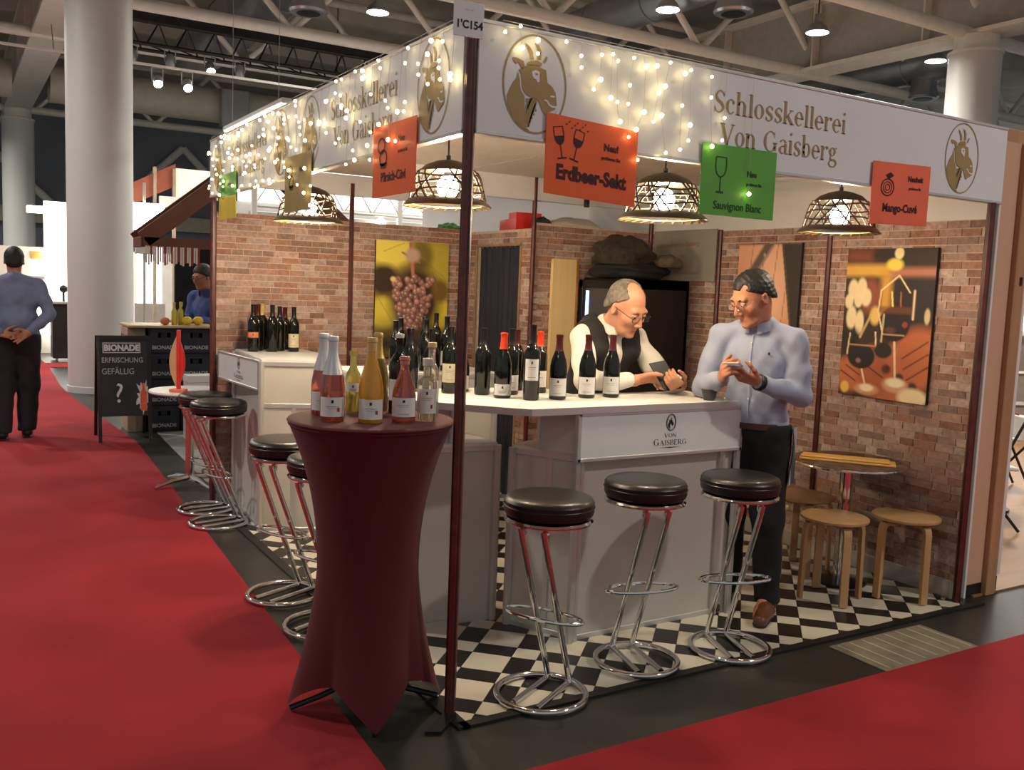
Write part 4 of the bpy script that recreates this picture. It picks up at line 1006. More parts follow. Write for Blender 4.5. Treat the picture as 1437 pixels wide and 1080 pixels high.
# ================================================================== printed canvases (flat prints, painted per vertex)
def lin(c): return np.array(hexc(*c))
class Paint:
    def __init__(s, w, h, bg):
        s.w, s.h = w, h; s.u, s.v = np.meshgrid((np.arange(w)+.5)/w, (np.arange(h)+.5)/h); s.asp = h/w
        s.img = np.zeros((h, w, 3)) + lin(bg)
    def mix(s, a, col): s.img = s.img*(1-a[..., None]) + lin(col)*a[..., None]
    def ell(s, cx, cy, rx, ry, col, soft=.15, op=1.0, rot=0):
        x = s.u-cx; y = (s.v-cy)*s.asp; ry *= s.asp; c, q = math.cos(rot), math.sin(rot)
        d = np.sqrt(((x*c+y*q)/rx)**2+((-x*q+y*c)/ry)**2); s.mix(np.clip((1-d)/soft+.5, 0, 1)*op, col)
    def rect(s, x0, y0, x1, y1, col, soft=.02, op=1.0):
        a = np.clip((s.u-x0)/soft+.5,0,1)*np.clip((x1-s.u)/soft+.5,0,1)*np.clip((s.v-y0)/soft+.5,0,1)*np.clip((y1-s.v)/soft+.5,0,1); s.mix(a*op, col)
    def line(s, p, q, w, col, op=1.0):
        a = np.array(p); d = np.array(q)-a; asp = s.asp
        px = s.u-a[0]; py = (s.v-a[1])*asp; dx, dy = d[0], d[1]*asp
        t = np.clip((px*dx+py*dy)/(dx*dx+dy*dy+1e-9), 0, 1); dist = np.hypot(px-t*dx, py-t*dy); s.mix(np.clip((w-dist)/(w*.6)+.5, 0, 1)*op, col)
    def noise(s, amt, n=60, seed=0):
        r = np.random.RandomState(seed)
        for _ in range(n):
            s.ell(r.rand(), r.rand(), .03+.08*r.rand(), .02+.06*r.rand(), tuple(int(x) for x in (s.sample(r.rand(), r.rand())*.8)), .8, amt, r.rand()*3)
    def sample(s, u, v):
        c = s.img[min(int(v*s.h), s.h-1), min(int(u*s.w), s.w-1)]
        return np.clip(np.where(c < .0031, c*12.92, 1.055*c**(1/2.4)-.055), 0, 1)*255
def canvas(label, o, u, w, h, P, name='canvas_print', thick=.022):
    t = thing(name, label, 'picture', o); u = Vector(u); M = basis((0,0,0), u, (0,0,1))
    b = MB(); b.cbox((0,-h,-.001), (w,0,thick-.001), .002, M); b.build('stretcher', M_black, t)
    W, Hh = P.w, P.h; me = bpy.data.meshes.new('print')
    vv = []; ff = []; cc = []
    for j in range(Hh+1):
        for i in range(W+1): vv.append(M @ Vector((w*i/W, -h*j/Hh, thick)))
    for j in range(Hh):
        for i in range(W): k = j*(W+1)+i; ff.append((k, k+W+1, k+W+2, k+1))
    me.from_pydata(vv, [], ff); ca = me.color_attributes.new('print', 'FLOAT_COLOR', 'POINT')
    ext = np.pad(P.img, ((0,1),(0,1),(0,0)), mode='edge'); col = np.ones(((Hh+1)*(W+1), 4), np.float32); col[:, :3] = ext.reshape(-1,3); ca.data.foreach_set('color', col.ravel())
    me.materials.append(mat_vcol('printed canvas', .55)); link('print', me, t); return t
# grapes
p = Paint(96, 140, (150,126,44))
p.rect(.0,.0,.5,.2,(244,222,84),.2); p.ell(.2,.08,.3,.14,(246,228,96),.5); p.ell(.85,.25,.3,.28,(196,176,58),.5); p.ell(.62,.12,.16,.12,(130,110,40),.6)
p.ell(.12,.34,.2,.13,(54,36,18),.5); p.ell(.12,.62,.2,.13,(224,204,72),.4,1,.5); p.ell(.9,.62,.17,.14,(230,206,60),.4); p.ell(.55,.5,.34,.30,(62,36,24),.5); p.rect(0,.76,1,1,(26,20,12),.25); p.ell(.9,.42,.12,.1,(120,92,30),.6)
for x0,y0,x1,y1 in ((.6,.12,.95,.3),(.7,.05,.85,.42),(.1,.1,.38,.02),(.05,.5,.25,.7)): p.line((x0,y0),(x1,y1),.004,(150,126,50),.7)
p.line((.47,.02),(.52,.34),.022,(196,120,96)); p.line((.36,.1),(.6,.18),.012,(170,110,80)); p.ell(.5,.12,.10,.06,(206,170,150),.6)
rg = np.random.RandomState(4)
for k in range(150):
    v_ = .30+.46*rg.rand(); half = .29*(1-((v_-.36)/.45)**2 if v_ > .36 else 1)*1.0; u_ = .52+half*(2*rg.rand()-1)
    sh = .70+.40*rg.rand()*(1-(v_-.3)); c = (int(196*sh),int(138*sh),int(122*sh)); p.ell(u_,v_,.042,.028,(int(90*sh),int(52*sh),int(48*sh)),.3); p.ell(u_-.004,v_-.003,.036,.024,c,.5); p.ell(u_-.012,v_-.009,.012,.008,(236,206,196),.9,.8)
p.ell(.24,.33,.035,.022,(240,216,120),.5)
canvas('canvas print of a bunch of pink grapes between yellow leaves on the back wall', (1.19,YD-.012,1.905), (1,0,0), .61, .885, p)
# barrel
p = Paint(70, 100, (232,170,132))
p.ell(.3,.75,.5,.5,(206,142,104),.9); p.ell(.5,.35,.3,.4,(244,190,154),.9)
for k in range(4): p.line((.05+.22*k,1),(.25+.2*k,.0),.006,(150,92,62),.7)
p.line((.12,.34),(.52,.0),.065,(104,86,74)); p.line((.15,.36),(.55,.03),.012,(160,140,122)); p.ell(.44,.09,.02,.014,(190,170,150),.5)
for k in range(60): t_ = k/59; p.line((.72+.30*t_,t_*.95),(1.2,t_*.95),.02,(58,50,42))
p.line((.72,0),(1.0,.9),.012,(96,80,66)); p.rect(0,.0,1,.012,(120,84,64),.01)
canvas('canvas print of a wooden barrel behind the standing man', (XW-.012,1.74,1.935), (0,-1,0), .54, .86, p)
# glasses
p = Paint(110, 160, (52,34,24))
p.rect(0,0,.35,.1,(132,66,42),.1); p.rect(.3,0,.55,.09,(40,28,22),.08); p.rect(-.1,.11,.62,.19,(226,176,72),.04); p.rect(.5,.13,1.1,.19,(186,120,92),.04); p.rect(.55,.2,1.1,.62,(38,30,26),.06); p.rect(.2,.22,.5,.3,(40,28,22),.08)
p.ell(.6,.035,.05,.04,(255,236,170),.3); p.ell(.56,.11,.09,.04,(255,222,90),.5); p.rect(.42,.16,.54,.48,(216,160,60),.08); p.ell(.3,.32,.12,.12,(150,82,54),.6)
for cx,cy,rx,ry in ((.10,.28,.06,.07),(.2,.27,.06,.07),(.26,.33,.06,.06),(.1,.47,.06,.08),(.2,.5,.05,.08),(.06,.36,.05,.05),(.17,.35,.05,.05)): p.ell(cx,cy,rx,ry,(250,228,176),.35,.95)
p.ell(.38,.45,.06,.06,(240,200,110),.5); p.ell(.95,.44,.03,.05,(220,196,150),.4)
p.ell(.88,.72,.32,.20,(196,108,62),.4,1,-.5); p.ell(.62,.88,.26,.20,(190,104,62),.5); p.ell(.12,.86,.2,.12,(190,106,64),.4); p.ell(.4,.82,.2,.16,(172,90,54),.5); p.rect(0,.56,.2,.68,(30,20,16),.06)
for a,b_,c_,d_ in ((.72,.72,.98,.6),(.74,.79,.99,.68),(.78,.86,1,.76),(.3,.78,.52,.86),(.02,.84,.2,.9),(.08,.8,.25,.86)): p.line((a,b_),(c_,d_),.008,(92,40,22),.9)
for a,b_ in ((.7,.85),(.55,.8),(.85,.9)): p.ell(a,b_,.05,.03,(76,34,22),.6)
p.ell(.60,.50,.175,.115,(28,16,16),.12); p.rect(.42,.385,.78,.43,(120,62,40),.02,.7); p.ell(.72,.50,.03,.02,(150,60,48),.5); p.ell(.56,.54,.06,.02,(96,52,44),.7)
p.line((.43,.28),(.41,.42),.008,(244,216,168)); p.line((.41,.42),(.48,.57),.008,(244,216,168)); p.line((.80,.28),(.80,.46),.012,(240,206,160)); p.line((.43,.28),(.62,.18),.008,(250,226,176)); p.line((.62,.18),(.75,.29),.008,(240,210,160)); p.line((.48,.57),(.72,.57),.006,(200,160,120)); p.line((.62,.62),(.66,.88),.012,(240,212,170)); p.line((.55,.29),(.57,.38),.01,(250,220,130)); p.line((.65,.29),(.66,.38),.008,(180,110,60))
p.ell(.66,.90,.14,.05,(220,178,140),.4,.8); p.ell(.66,.885,.10,.03,(250,236,200),.5)
p.ell(.25,.73,.16,.085,(26,16,16),.12); p.line((.10,.58),(.08,.72),.008,(240,214,170)); p.line((.4,.56),(.42,.7),.008,(240,214,170)); p.line((.10,.655),(.45,.655),.006,(200,150,100)); p.line((.27,.82),(.32,.92),.010,(236,206,160)); p.ell(.34,.95,.14,.04,(210,160,120),.4,.9); p.ell(.34,.94,.08,.025,(250,230,190),.5); p.ell(.5,.68,.10,.05,(32,20,18),.2)
p.ell(.86,.97,.16,.06,(246,226,180),.4); p.ell(.08,.95,.05,.04,(236,196,90),.4); p.ell(.22,.76,.03,.016,(160,110,90),.6)
p.line((.35,.42),(.22,.60),.012,(226,190,120),.8); p.line((.48,.44),(.47,.62),.01,(236,206,150),.8)
canvas('canvas print of wine glasses clinking in warm light on the right brick wall', (XW-.012,.84,1.89), (0,-1,0), .59, .86, p)

# ================================================================== cabin: curtain, door leaf, board, fridge, jackets
M_curt = mat('navy curtain', (.026,.029,.044), .85, var=.15, vscale=12)
b = MB(); vv = []; ff = []; n = 48
for j in (0,1):
    for i in range(n+1):
        y = .66*i/n; a = .012*math.sin(i*1.05)+.006*math.sin(i*2.3); vv.append((a,-y,.02+j*1.87))
for i in range(n): ff.append((i,i+1,n+2+i,n+1+i))
k = len(vv); vv += [(x+.004,y,z) for x,y,z in vv]; ff += [(c+k,b_+k,a+k,d+k) for a,b_,c,d in [(q[0],q[1],q[2],q[3]) for q in ff]]
t = thing('curtain', 'dark navy curtain hanging in the cabin doorway', 'curtain', (2.03,YD-.14,0))
b.add(vv, ff); b.build('cloth', M_curt, t, True); 
for i in range(9): q = MB(); q.tube([(.012*math.cos(2*PI*k/12), -.04-.07*i, 1.893+.012*math.sin(2*PI*k/12)) for k in range(12)], .002, 5, closed=True); q.build('curtain_ring', M_alu, t)
b = MB(); b.tube([(0,0,1.897),(0,-.66,1.897)], .006, 8); b.build('rod', M_alu, t)
b = MB(); b.cbox((-.012,-.02,0), (.002,0,1.91), .002); b.cbox((-.012,-.68,0), (.002,-.66,1.91), .002); b.cbox((-.012,-.68,1.89), (.002,0,1.91), .002); struct(b.build('door_1', mat('door frame wood',(.32,.2,.11),.5,var=.2), None, loc=(2.0-.002,YD-.13,0)))
t = thing('door_leaf', 'cream coloured door panel beside the dark fridge', 'panel', (2.14,YC-.045,.004))
b = MB(); b.cbox((0,0,0), (.225,.03,1.80), .003); b.build('panel', mat('cream wood',hexc(240,208,146),.45,var=.1,vscale=3,stretch=(4,1,.3)), t)
b = MB(); b.cbox((.205,-.004,0), (.225,0,1.80), .001); b.build('edge_strip', mat('golden edge',hexc(170,116,48),.5,var=.1), t)
# board with handwriting
t = thing('notice_board', 'grey board with faded orange handwriting on the wall above the fridge', 'board', (XW-.012,2.66,2.05))
Mb = basis((0,0,0), (0,-1,0), (0,0,1))
b = MB(); b.cbox((0,-.37,-.001), (.68,0,.010), .002, Mb); b.build('panel', mat('grey board',(.30,.285,.24),.55,var=.08), t)
M_hand = mat('orange handwriting', hexc(150,92,56), .6, var=.1)
me = text_mesh('Schlosskellerei von Gaisberg', .048, .0003, 'LEFT', .86); me.materials.append(M_hand)
me.transform(Matrix(((1,.25,0,0),(0,1,0,0),(0,0,1,0),(0,0,0,1)))); me.transform(Mb @ Matrix.Translation((.03,-.125,.0115)) @ Matrix.Rotation(R(1.5),4,'Z')); link('handwriting', me, t)
rs = random.Random(5)
for (x0,y0,L,nn) in ((.31,-.19,.06,5),(.14,-.25,.18,14),(.26,-.31,.26,20)):
    pts = [(x0+L*i/(nn*3), y0+.011*math.sin(i*1.9)+rs.uniform(-.004,.004), 0) for i in range(nn*3)]
    b = MB(); b.add(*strip(catmull([q[:2] for q in pts],3), .003), Mb @ Matrix.Translation((0,0,.0115))); b.build('handwriting', M_hand, t)
# fridge
t = thing('drinks_fridge', 'tall black drinks fridge behind the bartender', 'fridge', (2.66,2.40,.0046))
M_frb = mat('fridge black', (.006,.006,.0065), .45, var=.1)
b = MB(); x0,x1,y0,y1 = -.27,.28,-.28,.28
b.cbox((x0+.03,y0,0), (x1,y0+.03,1.675), .004); b.cbox((x0+.03,y1-.03,0), (x1,y1,1.675), .004); b.cbox((x1-.03,y0,0), (x1,y1,1.675), .004); b.cbox((x0+.03,y0,1.60), (x1,y1,1.675), .004); b.cbox((x0+.03,y0,0), (x1,y1,.14), .004)
b.build('cabinet', M_frb, t)
b = MB(); b.cbox((x0-.01,y0,.14), (x0+.03,y0+.045,1.66), .004); b.cbox((x0-.01,y1-.045,.14), (x0+.03,y1,1.66), .004); b.cbox((x0-.01,y0,1.60), (x0+.03,y1,1.66), .004); b.cbox((x0-.01,y0,.14), (x0+.03,y1,.20), .004); d = b.build('door', M_frb, t)
b = MB(); b.box((x0+.004,y0+.045,.20), (x0+.014,y1-.045,1.60)); b.build('glass_pane', mat('smoked glass',(.35,.38,.5),.05,trans=.9,coat=.3,var=.02), d)
b = MB(); b.cbox((x0-.035,y0+.02,.6), (x0-.02,y0+.035,1.3), .004); b.build('handle', M_alu, d)
b = MB(); b.box((x0+.035,y1-.05,.22), (x0+.05,y1-.035,1.58)); b.build('led_strip', mat('blue led',(.5,.6,1),.4,emit=(.30,.42,1.0),estr=30), t)
for z in (.5,.85,1.2): b = MB(); b.cbox((x0+.06,y0+.04,z), (x1-.04,y1-.04,z+.012), .002); b.build('shelf', M_steelgrey, t)
# jackets on the fridge
def heap(name, label, cat, c, r, m, seed, amp=.18, fr=3.0, squash=1.0):
    rnd = np.random.RandomState(seed); ph = rnd.rand(8)*6; vv = []; ff = []; ns, nr = 56, 30
    for j in range(nr+1):
        th = -PI/2+PI*j/nr
        for i in range(ns):
            a = 2*PI*i/ns
            k = 1+amp*(math.sin(fr*a+ph[0]+2*th)*.5+math.sin(2*fr*a+ph[1]-5*th)*.25+math.sin(7*th+ph[2]+a)*.35+math.sin(13*th+ph[3]+3*a)*.12)
            z = max(r[2]*math.sin(th)*k, -r[2]*.55)
            vv.append((r[0]*math.cos(th)*math.cos(a)*k, r[1]*math.cos(th)*math.sin(a)*k, z+r[2]*.55))
    for j in range(nr):
        for i in range(ns): q = (i+1) % ns; ff.append((j*ns+i, j*ns+q, (j+1)*ns+q, (j+1)*ns+i))
    b = MB(); b.add(vv, ff); return tag(b.build(name, m, None, True, loc=c, angle=80), label, cat)
M_fur = mat('dark brown fleece', (.045,.034,.022), .95, var=.5, vscale=30, bump=.9, bscale=90); M_jack = mat('black jacket', (.010,.010,.011), .8, var=.4, vscale=15, bump=.5, bscale=50); M_bag = mat('olive bag', (.10,.078,.045), .8, var=.3, vscale=20, bump=.5)
heap('jacket', 'heap of dark brown fleece jacket lying on top of the fridge', 'jacket', (2.52,2.38,1.775), (.22,.20,.125), M_fur, 3)
heap('jacket', 'black jacket crumpled under the brown fleece on the fridge', 'jacket', (2.60,2.38,1.682), (.30,.25,.085), M_jack, 5, .10)
heap('bag', 'small olive bag lying at the right end of the fridge top', 'bag', (2.80,2.20,1.765), (.10,.09,.06), M_bag, 8, .08)
b = MB(); b.box((2.02,YC+.04,1.985), (XW-.02,YD-.02,2.005)); struct(b.build('ceiling_cabin', M_steelgrey))
t = thing('red_box', 'red box lying on top of the cabin over the curtain doorway', 'box', (2.13,3.15,2.0052), R(80))
b = MB(); b.prism([(-.2,-.1),(.12,-.1),(.2,-.06),(.2,.08),(-.2,.1)], 0, .09); b.build('carton', mat('red carton',hexc(208,40,34),.45,var=.1), t); b = MB(); b.prism([(-.2,-.1),(-.05,-.1),(-.05,.1),(-.2,.1)], .09, .13); b.build('flap', MATS['red carton'], t); b = MB(); b.box((-.18,-.104,.02), (-.02,-.1,.05)); b.build('sticker', mat('pink sticker',hexc(240,150,140),.6,var=.1), t)
heap('plastic_bag', 'white plastic bag lying on the cabin top right of the middle post', 'bag', (2.42,2.86,2.0052), (.24,.09,.07), mat('white plastic',(.66,.63,.54),.4,var=.08), 12, .12)
heap('cloth', 'small dark cloth on the cabin top beside the white bag', 'cloth', (2.13,2.82,2.0052), (.07,.05,.06), mat('dark green cloth',(.03,.035,.028),.9,var=.4,vscale=30), 14, .15)
heap('potted_greens', 'small tuft of green leaves above the back wall', 'plant', (1.95,3.95,2.02), (.10,.07,.04), mat('green leaves',(.08,.22,.06),.7,var=.4,vscale=40), 15, .3, 6)
b = MB(); b.cbox((1.7,3.85,0), (2.2,4.05,2.018), .01); tag(b.build('back_cabinet', M_steelgrey), 'grey cabinet standing behind the back wall', 'cabinet')
# ================================================================== right end: timber frame and cafe
M_ply = mat('pinkish plywood', hexc(206,164,134), .55, var=.07, vscale=2, stretch=(3,3,.3)); M_tim = mat('timber', hexc(176,132,94), .55, var=.12, vscale=4, stretch=(4,4,.3))
t = thing('timber_frame', 'pinkish timber end frame right of the last red post', 'frame', (3.115,.01,0))
b = MB(); b.cbox((.012,-.02,.0), (.03,.05,2.44), .002); b.build('edge_strip', M_white, t)
b = MB(); b.cbox((.03,-.015,.07), (.175,.03,2.44), .002); b.build('panel', M_ply, t)
b = MB(); b.cbox((.175,-.045,0), (.262,.045,2.44), .004); b.build('stud', M_tim, t)
b = MB(); b.cbox((.262,-.01,.09), (.325,.03,2.44), .002); b.build('panel', M_ply, t)
b = MB(); b.cbox((.03,-.016,0), (.175,.03,.068), .002); b.build('kick_board', M_black, t); b = MB(); b.cbox((.262,-.012,0), (.325,.03,.088), .002); b.build('kick_board', M_black, t)
b = MB(); b.cbox((.215,-.052,1.70), (.235,-.045,1.745), .002); b.build('latch', M_black, t)
b = MB(); b.cbox((.325,-.005,.09), (.36,.05,2.40), .003); b.build('white_post', M_white, t)
b = MB(); b.cbox((.03,.03,2.44), (3.4,.12,2.52), .004); b.build('header', M_tim, t)
b = MB(); b.box((3.16,.12,0), (3.20,7,2.5)); struct(b.build('wall_neighbour', M_white))
b = MB(); b.box((3.2,-.02,0.0), (13,9,.01)); struct(b.build('floor_cafe', mat('wood floor', hexc(150,108,66), .4, var=.12, vscale=3, stretch=(1,6,1))))
b = MB(); b.box((12.0,-.0,0), (12.1,9,3.4)); struct(b.build('wall_cafe', mat('cafe wall',(.2,.17,.15),.7,var=.1)))
t = thing('lit_window', 'bright backlit panel in the cafe at the right edge', 'window', (11.93,5.2,1.25))
b = MB(); b.box((-.02,-3.2,0), (.0,.6,1.1)); b.build('pane', mat('bright pane',(1,1,1),.5,emit=(1,.97,.92),estr=4.5), t)
b = MB(); b.cbox((-.05,-3.3,-.08), (.02,.7,0), .01); b.cbox((-.05,-3.3,1.1), (.02,.7,1.18), .01); b.cbox((-.05,-1.33,0), (.02,-1.27,1.1), .01); b.build('frame', M_white, t)
def folding_chair():
    t = thing('folding_chair', '', 'chair', (0,0,0), 0, 'folding chairs in the cafe')
    for s in (-1,1):
        b = MB(); b.tube([(s*.2,.2,.01),(s*.2,-.18,.82)], .011, 6); b.build('leg', M_black, t); b = MB(); b.tube([(s*.18,-.2,.01),(s*.18,.2,.47)], .011, 6); b.build('leg', M_black, t)
    b = MB(); b.cbox((-.2,-.16,.44), (.2,.22,.465), .008); b.build('seat', M_white, t)
    b = MB(); b.cbox((-.2,-.185,.66), (.2,-.165,.82), .006); b.build('backrest', M_white, t)
    return t
ch = folding_chair(); ch.location = (4.75,.95,.0105); ch.rotation_euler.z = R(60); ch['label'] = 'folding chair with white seat nearest the timber frame'
dup(ch, (6.3,1.75,.0105), R(-130), 'folding chair with white seat behind the nearer one in the cafe')
t = thing('cafe_table', 'small cafe table with white top at the right edge', 'table', (5.35,1.30,.0105))
b = MB(); b.lathe([(0,.71),(.33,.71),(.34,.72),(.33,.73),(0,.73)], 30); b.build('table_top', M_white, t, True); b = MB(); b.tube([(0,0,.02),(0,0,.71)], .03, 10); b.build('pole', M_black, t); b = MB(); b.lathe([(0,0),(.2,0),(.2,.015),(.03,.03)], 24); b.build('base', M_black, t)
t = thing('tray', 'red tray lying on the cafe table', 'tray', (5.3,1.22,.742), R(20)); b = MB(); b.cbox((-.18,-.12,0), (.18,.12,.008), .002); b.build('bottom', mat('red tray',(.5,.03,.03),.4,var=.1), t); b = MB(); b.cbox((-.19,-.13,.0), (-.18,.13,.03), .002); b.cbox((.18,-.13,0), (.19,.13,.03), .002); b.build('rim', MATS['red tray'], t)
t = thing('cafe_shelf', 'dark shelf unit below the bright panel in the cafe', 'shelf', (9.6,3.55,.0105), R(-25))
for z in (0,.38,.76): b = MB(); b.cbox((-.5,-.2,z), (.5,.2,z+.03), .004); b.build('shelf_board', mat('brown shelf',(.16,.10,.06),.5,var=.2), t)
for x in (-.5,.47): b = MB(); b.cbox((x,-.2,0), (x+.03,.2,.79), .004); b.build('side', MATS['brown shelf'], t)
# ================================================================== left: chalkboard sign
M_chalk = mat('chalkboard', (.022,.023,.027), .6, var=.25, vscale=6); M_cw = mat('chalk white', (.62,.62,.60), .8, var=.15, vscale=60); M_cg = mat('chalk grey', (.40,.40,.41), .85, var=.25, vscale=60)
t = thing('chalkboard_sign', 'black folding chalkboard sign reading BIONADE beside the red carpet', 'sign', (-.155,6.50,.0065), R(-2))
tl = R(9)
for s, nm in ((1,'front'),(-1,'back')):
    Mx = Matrix.Translation((0,-s*.16,0)) @ Matrix.Rotation(-s*tl,4,'X') if s > 0 else Matrix.Translation((0,.30,0)) @ Matrix.Rotation(tl*1.0,4,'X')
    for x in (-.235,.205): b = MB(); b.cbox((x,-.012,0.002), (x+.03,.012,.985), .002, Mx); b.build('leg', M_black, t)
    b = MB(); b.cbox((-.21,-.008,.24), (.21,.008,.965), .002, Mx); pan = b.build('board', M_chalk, t)
    b = MB(); b.cbox((-.235,-.013,.955), (.235,.013,.99), .002, Mx); b.build('top_rail', M_black, t)
    if s > 0:
        F = Mx @ basis((0,-.0095,0), (1,0,0), (0,0,1))
        put_text('lettering', 'BIONADE', .078, M_cw, pan, F @ Matrix.Translation((-.02,.858,0)), .0042, sx=.92)
        b = MB()
        for r0 in ((-.185,.835,.145,.842),(-.185,.925,.145,.932),(-.185,.835,-.178,.932),(.138,.835,.145,.932)): b.box((r0[0],r0[1],0), (r0[2],r0[3],.001), F)
        b.build('logo_frame', M_cw, pan)
        put_text('lettering', 'ERFRISCHUNG', .068, M_cg, pan, F @ Matrix.Translation((-.015,.745,0)), .0006, sx=.82)
        put_text('lettering', 'GEFÄLLIG', .080, M_cg, pan, F @ Matrix.Translation((-.055,.635,0)), .0006, sx=.82)
        put_text('lettering', '?', .26, M_cw, pan, F @ Matrix.Translation((-.05,.37,0)), .0)
        sp = []
        for k in range(26): a = 2*PI*k/26; rr = .065+.022*math.sin(k*2.7)+.012*math.sin(k*5.1); sp.append((.165+rr*.9*math.cos(a), .42+rr*2.0*math.sin(a), .0))
        b = MB(); b.add(sp, [tuple(range(26))], F); b.build('splash_print', mat('splash white',(.55,.56,.55),.7,var=.3,vscale=50), pan)
        bt = [(-.028,-.13),(.028,-.13),(.03,.03),(.012,.08),(.011,.13),(-.011,.13),(-.012,.08),(-.03,.03)]
        b = MB(); b.add([(.165+x,.42+y,.0012) for x,y in bt], [tuple(range(8))], F); b.build('bottle_print', mat('orange bottle print',hexc(214,96,56),.6,var=.2,vscale=40), pan)
# drink crates
M_crate = mat('navy crate', (.016,.019,.034), .5, var=.2); M_clab = mat('crate print', (.42,.43,.45), .6, var=.2, vscale=50)
def crate():
    t = thing('drinks_crate', '', 'crate', (0,0,0), 0, 'stacked drinks crates')
    w, d, h = .30, .40, .262
    b = MB(); 
    for lo, hi in (((-w/2,-d/2,0),(w/2,-d/2+.012,.165)),((-w/2,-d/2,.215),(w/2,-d/2+.012,h)),((-w/2,-d/2,.165),(-.06,-d/2+.012,.215)),((.06,-d/2,.165),(w/2,-d/2+.012,.215)),((-w/2,d/2-.012,0),(w/2,d/2,h)),((-w/2,-d/2,0),(-w/2+.012,d/2,h)),((w/2-.012,-d/2,0),(w/2,d/2,h)),((-w/2,-d/2,0),(w/2,d/2,.02))): b.box(lo, hi)
    b.build('shell', M_crate, t)
    b = MB(); b.box((-w/2-.004,-d/2-.004,h-.02), (w/2+.004,d/2+.004,h-.008)); b.build('rim', M_crate, t)
    put_text('lettering', 'BIONADE', .052, M_clab, t, basis((0,-d/2-.0015,.05), (1,0,0), (0,0,1)), .0012, sx=1.05)
    b = MB(); b.box((-.03,-d/2+.02,.165), (.03,-d/2+.024,.215)); b.build('grip_back', M_black, t)
    return t
cr = crate(); k = 0; names = ['bottom','second','third','top']
for col_, x in ((0,.28),(1,.59)):
    for row in range(4):
        lab = 'navy drinks crate, %s of the %s stack behind the chalkboard sign' % (names[row], 'left' if col_ == 0 else 'right')
        if k == 0: cr.location = (x,7.05,.0005); cr['label'] = lab
        else: dup(cr, (x,7.05,.0005+row*.2625), 0, lab)
        k += 1
M_boxw = mat('pale crate wood', hexc(170,150,130), .6, var=.15)
t = thing('bar_box', 'pale slotted wooden box left of the navy crates', 'box', (.03,7.12,0))
b = MB(); b.cbox((-.085,-.2,0), (.085,.2,1.045), .004); b.build('body', M_boxw, t)
for z in (.9,.62,.34):
    for y in (-.15,-.02,.11): b = MB(); b.box((-.087,y,z), (-.084,y+.08,z+.07)); b.build('slot', M_black, t)
b = MB(); b.cbox((-.06,6.80,1.052), (.80,7.42,1.075), .004); tag(b.build('stall_worktop', mat('stall bar top',hexc(176,154,112),.5,var=.1)), 'pale wooden bar top resting on the navy drinks crates', 'bar top')
rs = random.Random(3)
for i, (x,y,sh,m,lab) in enumerate([(.40,6.98,'slim',mat('lemon glass',hexc(214,196,70),.1,trans=.3,coat=.5,bump=.01),'yellow bottle on the stall bar, left one'),(.47,7.02,'slim',MATS['lemon glass'],'yellow bottle on the stall bar, right one'),(.50,7.15,'flask',M_blackglass,'dark cone shaped shaker bottle on the stall bar')]):
    bottle(x,y,1.0755,sh,m,None if i < 2 else M_alu,None,lab,h=.23,group='bottles on the stall bar')
for i, (x,y,r_,c_,lab) in enumerate([(.52,6.95,.045,hexc(222,190,60),'yellow lemon on the stall bar, left'),(.635,6.98,.045,hexc(216,186,50),'yellow lemon on the stall bar, right'),(.30,6.93,.04,hexc(196,110,60),'orange on the stall bar')]):
    b = MB(); b.ball((0,0,r_), (r_*1.2,r_,r_), 14, 10); f_ = b.build('fruit', mat('fruit %d' % i, c_, .5, var=.1, bump=.2, bscale=150), None, True, loc=(x,y,1.0755)); tag(f_, lab, 'fruit', 'fruit on the stall bar'); b = MB(); b.ball((r_*1.2,0,r_), .006, 6, 4); b.build('stem', M_boxw, f_)
# stall with striped awning
M_aw = mat('brown awning timber', hexc(104,64,42), .6, var=.15); M_awr = mat('red stripe cloth', hexc(150,52,40), .8, var=.1); M_aww = mat('white stripe cloth', (.62,.57,.50), .8, var=.08)
t = thing('awning_stall', 'market stall roof with brown beams and red and white striped awning', 'stall', (0.13,7.0,0))
for x, y in ((1.9,.1),(1.9,.42)): b = MB(); b.cbox((x-.03,y-.03,0), (x+.03,y+.03,1.95), .004); b.build('pole', M_aw, t)
Mf = lambda a, q, w_: None
def beam(b, a, q, w=.05, h=.09):
    a = Vector(a); q = Vector(q); d = (q-a).normalized(); s = d.cross(Vector((0,0,1))).normalized(); u_ = s.cross(d); M = Matrix((d,s,u_)).transposed().to_4x4(); M.translation = a; b.cbox((0,-w/2,-h/2), ((q-a).length,w/2,h/2), .004, M)
DP = .45
for a, q in (((-.02,0,1.92),(1.2,.0,2.92)),((2.4,0,1.92),(1.2,.0,2.92)),((-.02,0,1.90),(2.4,0,1.90)),((-.02,DP,1.92),(1.2,DP,2.92)),((-.02,0,1.90),(-.02,DP,1.90)),((1.2,0,2.92),(1.2,DP,2.92)),((2.4,DP,1.92),(1.2,DP,2.92))): b = MB(); beam(b, a, q, .05, .17 if abs(a[2]-q[2]) > .5 else .10); b.build('beam', M_aw, t)
nst = 8
for k in range(nst):
    f0, f1 = k/nst, (k+1)/nst
    b = MB(); b.add([(2.4,DP*f0,1.98),(2.4,DP*f1,1.98),(1.2,DP*f1,2.98),(1.2,DP*f0,2.98),(2.4,DP*f0,1.99),(2.4,DP*f1,1.99),(1.2,DP*f1,2.99),(1.2,DP*f0,2.99)], [(0,3,2,1),(4,5,6,7),(0,1,5,4),(2,3,7,6),(1,2,6,5),(3,0,4,7)]); b.build('awning_stripe', M_awr if k % 2 else M_aww, t)
